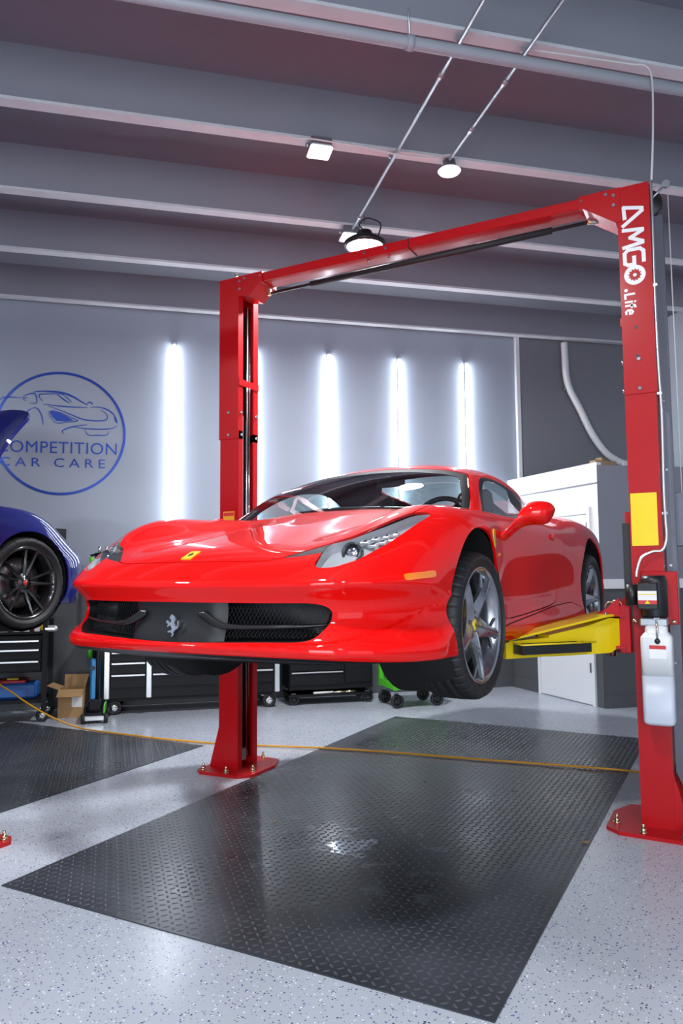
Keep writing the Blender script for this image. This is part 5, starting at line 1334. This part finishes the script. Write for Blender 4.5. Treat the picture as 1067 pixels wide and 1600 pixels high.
for pts, wd in (([(275, 275), (330, 268), (420, 266), (500, 275), (570, 300), (630, 335), (680, 362)], .016), ([(672, 350), (690, 338), (712, 345), (712, 358)], .010),
                ([(345, 345), (322, 320), (318, 298), (335, 290), (440, 282), (500, 285)], .009), ([(345, 368), (450, 378), (560, 382), (680, 380)], .010),
                ([(450, 285), (500, 325), (545, 352)], .010), ([(492, 287), (530, 315), (560, 345)], .007), ([(40, 345), (60, 330), (110, 325), (190, 328)], .010),
                ([(190, 328), (220, 305), (255, 290), (285, 290), (298, 320), (298, 362), (250, 365)], .010), ([(240, 328), (215, 325), (203, 338), (225, 350)], .007),
                ([(700, 376), (770, 375), (830, 392), (875, 425), (900, 470), (907, 500)], .010), ([(390, 385), (470, 410), (560, 445), (640, 475), (720, 485), (800, 480), (830, 460), (820, 425), (780, 395)], .010),
                ([(388, 425), (400, 460), (430, 500), (460, 515), (530, 505), (605, 492), (590, 480), (500, 440), (430, 418), (390, 422)], .006),
                ([(265, 410), (290, 400), (320, 420), (345, 480), (352, 535)], .010), ([(510, 600), (495, 585), (500, 570), (540, 550), (590, 535), (640, 525), (680, 518)], .010),
                ([(570, 540), (640, 548), (720, 552), (800, 550), (870, 540), (905, 520)], .009), ([(660, 555), (690, 600), (760, 601), (825, 597), (845, 565)], .008),
                ([(40, 345), (18, 380), (30, 430), (70, 460), (110, 500), (200, 520), (255, 520)], .010), ([(230, 500), (225, 460), (240, 425), (268, 408)], .010)):
    P = [(p.x, p.y) for p in bez([(*LP(*q), 0) for q in pts], 6)]
    stroke(P, wd*1.35, LM, .006, taper=True).build('outline_stroke', 'logo_blue', lg)
MB().prism([LP(*q) for q in ((395, 425), (420, 420), (470, 430), (530, 460), (575, 488), (520, 500), (450, 498), (415, 465))], LM, .006).build('intake_shape', 'logo_blue', lg)
MB().prism([LP(*q) for q in ((880, 438), (900, 468), (905, 500), (888, 482))], LM, .006).build('lamp_shape', 'logo_blue', lg)
letters('COMPETITION', 1.245, .130, LM @ Matrix.Translation((*LP(463, 708), 0)), 'logo_blue', lg, 1.05)
letters('CAR CARE', 1.09, .098, LM @ Matrix.Translation((*LP(432, 828), 0)), 'logo_blue', lg, 1.5)
# ---------------------------------------------------------------- workshop furniture along the back wall
mat('chest_black', (.008, .008, .010), .5, var=.1, spec=.25)
mat('handle_silver', (.70, .71, .73), .28, metal=.6)
mat('green_paint', (.10, .62, .03), .4, coat=.4)
mat('blue_plastic', (.02, .14, .50), .4)
mat('sky_blue', (.03, .28, .62), .45)
mat('cord_orange', (.72, .32, .01), .45)
mat('paper', (.80, .80, .78), .7)
mat('tool_red', (.55, .03, .03), .4)
def room_thing(name, lab, cat, u, v, z=0., rz=0., group=None): return thing(name, lab, cat, uv(u, v, z), ROOM+rz, group)
def caster(parent, x, y, r=.062, chrome=True):
    w_ = MB().lathe([(r*.62, -.018), (r, -.016), (r, .016), (r*.62, .018)], 22, M=Matrix.Translation((x, y, r)) @ Matrix.Rotation(R(90), 4, 'X'), close=True).build('caster_wheel', 'black_rubber', parent)
    mb = MB(); mb.lathe([(.001, .012), (r*.2, .016), (r*.60, .012), (r*.62, -.012), (.001, -.012)], 22, M=Matrix.Translation((x, y, r)) @ Matrix.Rotation(R(90), 4, 'X'))
    for k in range(5):
        a = 2*math.pi*k/5; mb.cyl((x, y-.019, r), (x+r*.55*math.cos(a), y-.019, r+r*.55*math.sin(a)), .006, n=6)
    mb.build('caster_hub', 'chrome' if chrome else 'black_plastic', w_)
    MB().box((x, y+.028, r*1.45), (.05, .006, r*1.5)).build('caster_fork', 'metal_grey', w_)
# long tool bench with silver corner posts
b = room_thing('tool_bench', 'long black tool bench with silver posts and bar handles behind the car', 'tool chest', -1.283, 3.32)
MB().box((0, .28, .60), (1.80, .52, .88), bev=.008).build('body', 'chest_black', b)
MB().box((0, .28, 1.06), (1.86, .56, .035), bev=.006).build('worktop', mat('bench_top', (.20, .13, .07), .5, var=.2, scale=12), b)
for x in (-.865, -.450, .876): MB().box((x, -.005, .60), (.052, .035, .86), bev=.004).build('corner_post', 'handle_silver', b)
for x0, x1, zs_ in ((-.83, -.48, (.40, .52, .628, .686, .80, .92)), (-.42, .84, (.40, .52, .64, .76, .88))):
    for i, z in enumerate(zs_):
        lo_ = (zs_[i-1]+.014 if i else .27)
        dr_ = MB().box(((x0+x1)/2, .012, (lo_+z+.012)/2), (x1-x0, .02, z+.012-lo_-.008), bev=.003).build('drawer', 'chest_black', b)
        MB().box(((x0+x1)/2, -.008, z), (x1-x0-.02, .024, .018), bev=.003).build('handle', 'handle_silver', dr_)
for x in (-.79, .80):
    for y in (.06, .50): caster(b, x, y, .072)
MB().box((0, .28, .15), (1.70, .46, .03)).build('chassis', 'chest_black', b)
# second, plainer chest
c2 = room_thing('tool_chest', 'plain black rolling tool chest with two thin handles, right of the bench', 'tool chest', .20, 3.34)
MB().box((0, .25, .52), (.94, .46, .72), bev=.008).build('body', 'chest_black', c2)
for z in (.349, .499, .65, .80):
    d_ = MB().box((-.16, .012, z-.065), (.60, .02, .135), bev=.003).build('drawer', 'chest_black', c2)
    MB().box((-.16, -.006, z), (.57, .020, .013), bev=.002).build('handle', 'handle_silver', d_)
MB().box((.30, .012, .54), (.30, .02, .62), bev=.004).build('side_door', 'chest_black', c2)
MB().box((0, .24, .10), (.94, .44, .025)).build('bottom_shelf', 'chest_black', c2)
for x in (-.41, .42):
    for y in (.05, .42): caster(c2, x, y, .055, False)
for i, (x, l, m_) in enumerate(((-.20, .22, 'paper'), (.02, .18, 'zinc'), (.16, .12, 'zinc'))):
    tag(MB().cyl(uv(.20+x, 3.37, .125), uv(.20+x+l, 3.38, .125), .012, n=10).build('hand_tool', m_), ('pale rod lying on the bottom shelf of the plain black chest', 'brassy rod on the chest bottom shelf, left of its twin', 'short brassy rod on the chest bottom shelf near its right caster')[i], 'tool')
# green trolley with reel and red can
g_ = room_thing('workshop_trolley', 'bright green steel trolley on black casters behind the front wheel', 'trolley', .99, 2.90, 0, .08)
for x in (-.21, .31):
    for y in (0, .42): MB().box((x, y, .36), (.045, .045, .34)).build('post', 'green_paint', g_)
for y in (0, .42): MB().box((.05, y-.024, .235), (.56, .012, .075)).build('rail', 'green_paint', g_)
for x in (-.23, .33): MB().box((x, .21, .235), (.012, .42, .075)).build('rail', 'green_paint', g_)
MB().box((.05, .21, .205), (.54, .42, .012)).build('deck', 'green_paint', g_)
MB().box((.05, .21, .535), (.58, .47, .03), bev=.005).build('top_tray', 'green_paint', g_)
for x in (-.18, .28):
    for y in (.03, .39): caster(g_, x, y, .07, False)
rl = room_thing('cable_reel', 'small reel with green rims standing on the green trolley deck', 'reel', .95, 3.07, .212)
for y in (-.035, .035): MB().lathe([(.055, -.005), (.085, -.005), (.085, .005), (.055, .005)], 28, M=Matrix.Translation((0, y, .085)) @ Matrix.Rotation(R(90), 4, 'X'), close=True).build('rim', 'green_paint', rl)
MB().cyl((0, -.06, .085), (0, .06, .085), .053, n=24).build('drum', 'cable_white', rl)
rc = room_thing('fuel_can', 'red can standing on the green trolley deck behind the tyre', 'can', 1.16, 3.08, .212)
MB().box((0, 0, .12), (.17, .13, .24), bev=.02).build('body', 'tool_red', rc); MB().cyl((.04, 0, .24), (.04, 0, .275), .022, n=14).build('cap', 'black_plastic', rc)
# black tool cart at the left edge
k = room_thing('tool_cart', 'black tool cart with silver handles under the blue car', 'tool cart', -3.18, 3.19)
MB().box((0, .22, .66), (.86, .42, .36), bev=.006).build('body', 'chest_black', k)
MB().box((0, .22, .862), (.90, .46, .03), bev=.006).build('tray', 'chest_black', k)
for x in (-.45, .455):
    for y in (.0, .44): MB().box((x, y, .55), (.045, .045, .86)).build('post', 'chest_black', k)
for z in (.585, .697, .785):
    d_ = MB().box((0, .0, z-.045), (.84, .02, .085), bev=.003).build('drawer', 'chest_black', k); MB().box((-.01, -.018, z), (.82, .022, .018), bev=.003).build('handle', 'handle_silver', d_)
MB().box((0, .22, .20), (.88, .44, .03)).build('lower_shelf', 'chest_black', k)
for x in (-.42, .44):
    for y in (.03, .42): caster(k, x, y, .06, True)
for i in range(9): MB().box((-.40+.095*i+.02*(i > 5), -.012, .915), (.07 if i < 6 else .05, .008, .075)).build('label_card', 'paper', k)
MB().box((.50, .02, .90), (.13, .09, .06), bev=.02).build('side_hook', 'handle_silver', k)
bc_ = room_thing('tool_case', 'blue plastic case on the lower shelf of the tool cart', 'case', -3.02, 3.42, .216)
MB().box((0, 0, .075), (.42, .26, .15), bev=.02).build('shell', 'blue_plastic', bc_); MB().box((-.06, -.01, .166), (.34, .24, .030), bev=.008).build('lid_tray', 'tool_red', bc_); MB().box((-.02, -.02, .186), (.10, .08, .012)).build('sponge', 'label_yellow', bc_)
BOT = [(-2.94, 'paper', 'tool_red', .19, 'white spray bottle with red cap on the tool cart'), (-2.855, 'tool_red', 'paper', .15, 'red bottle with white cap on the tool cart'), (-2.775, 'label_yellow', 'black_plastic', .11, 'small yellow bottle with black cap on the tool cart'), (-3.025, 'paper', 'green_paint', .13, 'white bottle with green cap on the tool cart')]
for u_, m1, m2_, h, lab in BOT:
    bt = room_thing('bottle', lab, 'bottle', u_, 3.33, .878)
    MB().lathe([(.001, 0), (.034, 0), (.036, .01), (.036, h*.62), (.026, h*.78), (.013, h*.84), (.013, h*.88), (.001, h*.88)], 18).build('body', m1, bt); MB().lathe([(.016, h*.86), (.017, h), (.001, h)], 14).build('cap', m2_, bt)
# cardboard box with open flaps and a label
cb = room_thing('cardboard_box', 'open brown cardboard box on the floor by the tool cart', 'box', -2.475, 3.46, 0, -.12)
for x, y, dx, dy in ((0, -.12, .25, .006), (0, .12, .25, .006), (-.122, 0, .006, .24), (.122, 0, .006, .24)): MB().box((x, y, .14), (dx, dy, .28)).build('side', 'card', cb)
MB().box((0, 0, .004), (.24, .24, .008)).build('bottom', 'card', cb)
for M_, d_ in ((Matrix.Translation((0, -.12, .28)) @ Matrix.Rotation(R(30), 4, 'X') @ Matrix.Translation((0, -.06, 0)), (.24, .12, .005)), (Matrix.Translation((0, .12, .28)) @ Matrix.Rotation(R(80), 4, 'X') @ Matrix.Translation((0, .06, 0)), (.24, .12, .005)), (Matrix.Translation((.122, 0, .28)) @ Matrix.Rotation(R(-75), 4, 'Y') @ Matrix.Translation((.06, 0, 0)), (.12, .24, .005)), (Matrix.Translation((-.122, 0, .28)) @ Matrix.Rotation(R(20), 4, 'Y') @ Matrix.Translation((-.06, 0, 0)), (.12, .24, .005))):
    MB().box((0, 0, 0), d_, M=M_).build('flap', 'card', cb)
MB().box((.06, -.125, .17), (.10, .003, .13)).build('shipping_label', 'paper', cb)
# floor jack with upright handle
j = room_thing('floor_jack', 'low black and green floor jack with upright handle', 'jack', -2.235, 2.98)
MB().box((0, .19, .075), (.17, .42, .05), bev=.01).build('frame', 'chest_black', j)
MB().box((0, -.012, .05), (.19, .03, .045), bev=.006).build('front_bar', 'handle_silver', j)
for x in (-.085, .085): MB().box((x, .18, .12), (.012, .36, .08), bev=.003).build('side_plate', 'green_paint' if x > 0 else 'chest_black', j)
for x in (-.105, .105):
    for y in (.0, .36): MB().lathe([(.001, -.018), (.045, -.018), (.045, .018), (.001, .018)], 18, M=Matrix.Translation((x, y, .045)) @ Matrix.Rotation(R(90), 4, 'Y')).build('wheel', 'black_rubber', j)
MB().cyl((0, .28, .10), (.0, .34, .80), .018, n=12).build('handle', 'chest_black', j); MB().lathe([(.001, 0), (.045, 0), (.05, .015), (.04, .03), (.001, .03)], 20, M=Matrix.Translation((0, .12, .10))).build('saddle', 'metal_grey', j)
MB().box((.0, .05, .17), (.11, .15, .09), bev=.01).build('lift_arm', 'chest_black', j)
# hose rack with green sleeves and hooks
h_ = room_thing('hose_rack', 'tall thin black rack with green sleeves standing beside the bench', 'rack', -2.30, 3.74)
MB().cyl((0, 0, .02), (0, 0, 1.66), .016, n=12).build('pole', 'chest_black', h_); MB().lathe([(.001, 0), (.10, 0), (.095, .02), (.001, .02)], 24).build('foot', 'chest_black', h_)
for z0, z1 in ((1.46, 1.61), (.55, .68)): MB().cyl((-.045, -.02, z0), (-.045, -.02, z1), .026, n=14).build('sleeve', 'green_paint', h_)
MB().cyl((-.06, -.005, 1.63), (.16, -.005, 1.69), .012, n=10).build('top_bar', 'chest_black', h_)
for x in (.03, .10): MB().cyl((x, -.01, 1.66), (x, -.01, 1.73), .014, n=10).build('hook', 'chrome', h_)
mb = MB(); mb.box((0, 0, .29), (.10, .04, .56), M=Matrix.Rotation(R(-6), 4, 'X'), bev=.03)
bp_ = room_thing('creeper_board', 'bright blue board leaning beside the bench', 'board', -2.265, 3.36, .004, 0); mb.build('board', 'sky_blue', bp_)
for z in (.08, .48): MB().cyl((-.02, -.03, z), (-.02, -.05, z), .02, n=12).build('roller', 'black_plastic', bp_)
# corrugated white hose on the back wall and its box
hs = room_thing('vent_hose', 'curved pale hose hanging down the dark back wall', 'hose', 3.5, VB-.05)
P = bez([(0, 0, 4.42), (.005, -.005, 4.15), (.01, -.01, 3.98), (.055, -.01, 3.80), (.19, -.012, 3.55), (.36, -.012, 3.22), (.55, -.014, 2.98), (.72, -.02, 2.87), (.80, -.03, 2.84)], 12)
rr = [.044+.004*(i % 2) for i in range(len(P))]
MB().tube(P, rr, 12).build('hose', 'white_paint', hs); MB().box((.82, -.03, 2.83), (.11, .09, .08), bev=.01).build('end_box', 'white_paint', hs); MB().box((.03, .0, 3.80), (.10, .05, .03)).build('clamp', 'galvanised', hs)
# small wall switch and thermostat on the office front
sb_ = thing('switch_plate', 'small grey switch box on the office wall at the right edge', 'switch', uv(3.94, 2.235, 1.62), ROOM); MB().box((0, -.012, 0), (.11, .05, .09), bev=.008).build('box', 'office_grey', sb_); MB().box((0, -.04, .0), (.03, .012, .03), bev=.003).build('toggle', 'metal_grey', sb_)
vk = thing('gas_valve', 'small yellow-handled valve on the office wall at the right edge', 'valve', uv(3.95, 2.235, 1.80), ROOM); MB().cyl((0, 0, -.06), (0, -.03, .05), .010, n=10).build('pipe', 'black_plastic', vk); MB().tube([(-.03, -.04, .01), (0, -.045, -.01), (.03, -.04, .015)], .008, 6).build('handle', 'label_yellow', vk)
# red and yellow jack behind the near column
tj = thing('trolley_jack', 'red and yellow trolley jack behind the near column, at the right edge', 'jack', (1.72, .62, 0), R(20))
MB().box((0, 0, .085), (.28, .60, .09), bev=.015).build('frame', 'lift_red', tj); MB().box((0, -.02, .17), (.20, .50, .08), bev=.02).build('cover', 'label_yellow', tj)
for x in (-.14, .14):
    for y in (-.24, .24): MB().lathe([(.001, -.02), (.045, -.02), (.045, .02), (.001, .02)], 18, M=Matrix.Translation((x, y, .045)) @ Matrix.Rotation(R(90), 4, 'Y')).build('wheel', 'black_rubber', tj)
# orange extension cord
pc_ = [(-4.60, .36, .40), (-4.423, .27, .38), (-4.20, .24, .32), (-4.025, .24, .25), (-3.834, .298, .15), (-3.665, .372, .07), (-3.524, .451, .016), (-3.215, .424, .016), (-2.83, .43, .016), (-2.583, .447, .012), (-2.076, .502, .012), (-1.635, .611, .012), (-1.155, .723, .018), (-.636, .829, .018), (.113, .923, .018), (.794, 1.026, .018), (1.204, 1.071, .016), (1.489, 1.027, .012), (1.9, .95, .012), (2.4, .6, .012)]
tag(MB().tube(bez(pc_, 8), .008, 8).build('extension_cord', 'cord_orange'), 'orange extension cord running across the floor and both mats', 'cord')
# dry leaves on the floor
lfm = mat('dry_leaf', (.34, .20, .07), .8, var=.3, scale=60)
for (x, y, z, s_, rz, lab) in ((1.122, -.496, .009, .026, .3, 'curled dry leaf near the right edge of the main mat'), (-.508, -.948, .009, .016, 1.2, 'small brown leaf on the main mat, in the dark streak'), (-.918, -.64, .009, .020, 2.0, 'flat dry leaf on the main mat near the far column'), (-1.375, -.981, .002, .012, .8, 'tiny dry leaf on the bare floor between the two mats')):
    out = [(-1, 0), (-.6, .35), (-.2, .30), (.1, .55), (.4, .3), (1, .05), (.5, -.3), (.1, -.5), (-.3, -.3), (-.7, -.25)]
    vs = [(0, 0, .25*s_)]+[(a*s_, b_*s_, abs(a)*.30*s_+abs(b_)*.2*s_) for a, b_ in out]
    vs2 = [(p[0], p[1], p[2]+.0012) for p in vs]; n_ = len(out)
    fs = [(0, 1+i, 1+(i+1) % n_) for i in range(n_)]; fs2 = [(n_+1+a, n_+1+c_, n_+1+b_) for a, b_, c_ in fs]
    rim_ = [(1+i, 1+(i+1) % n_, n_+2+(i+1) % n_, n_+2+i) for i in range(n_)]
    ml = MB(); ml.add(vs+vs2, fs+fs2+rim_); ob = ml.build('dry_leaf', lfm); ob.location = (x, y, z); ob.rotation_euler = (0, 0, rz); tag(ob, lab, 'leaf')
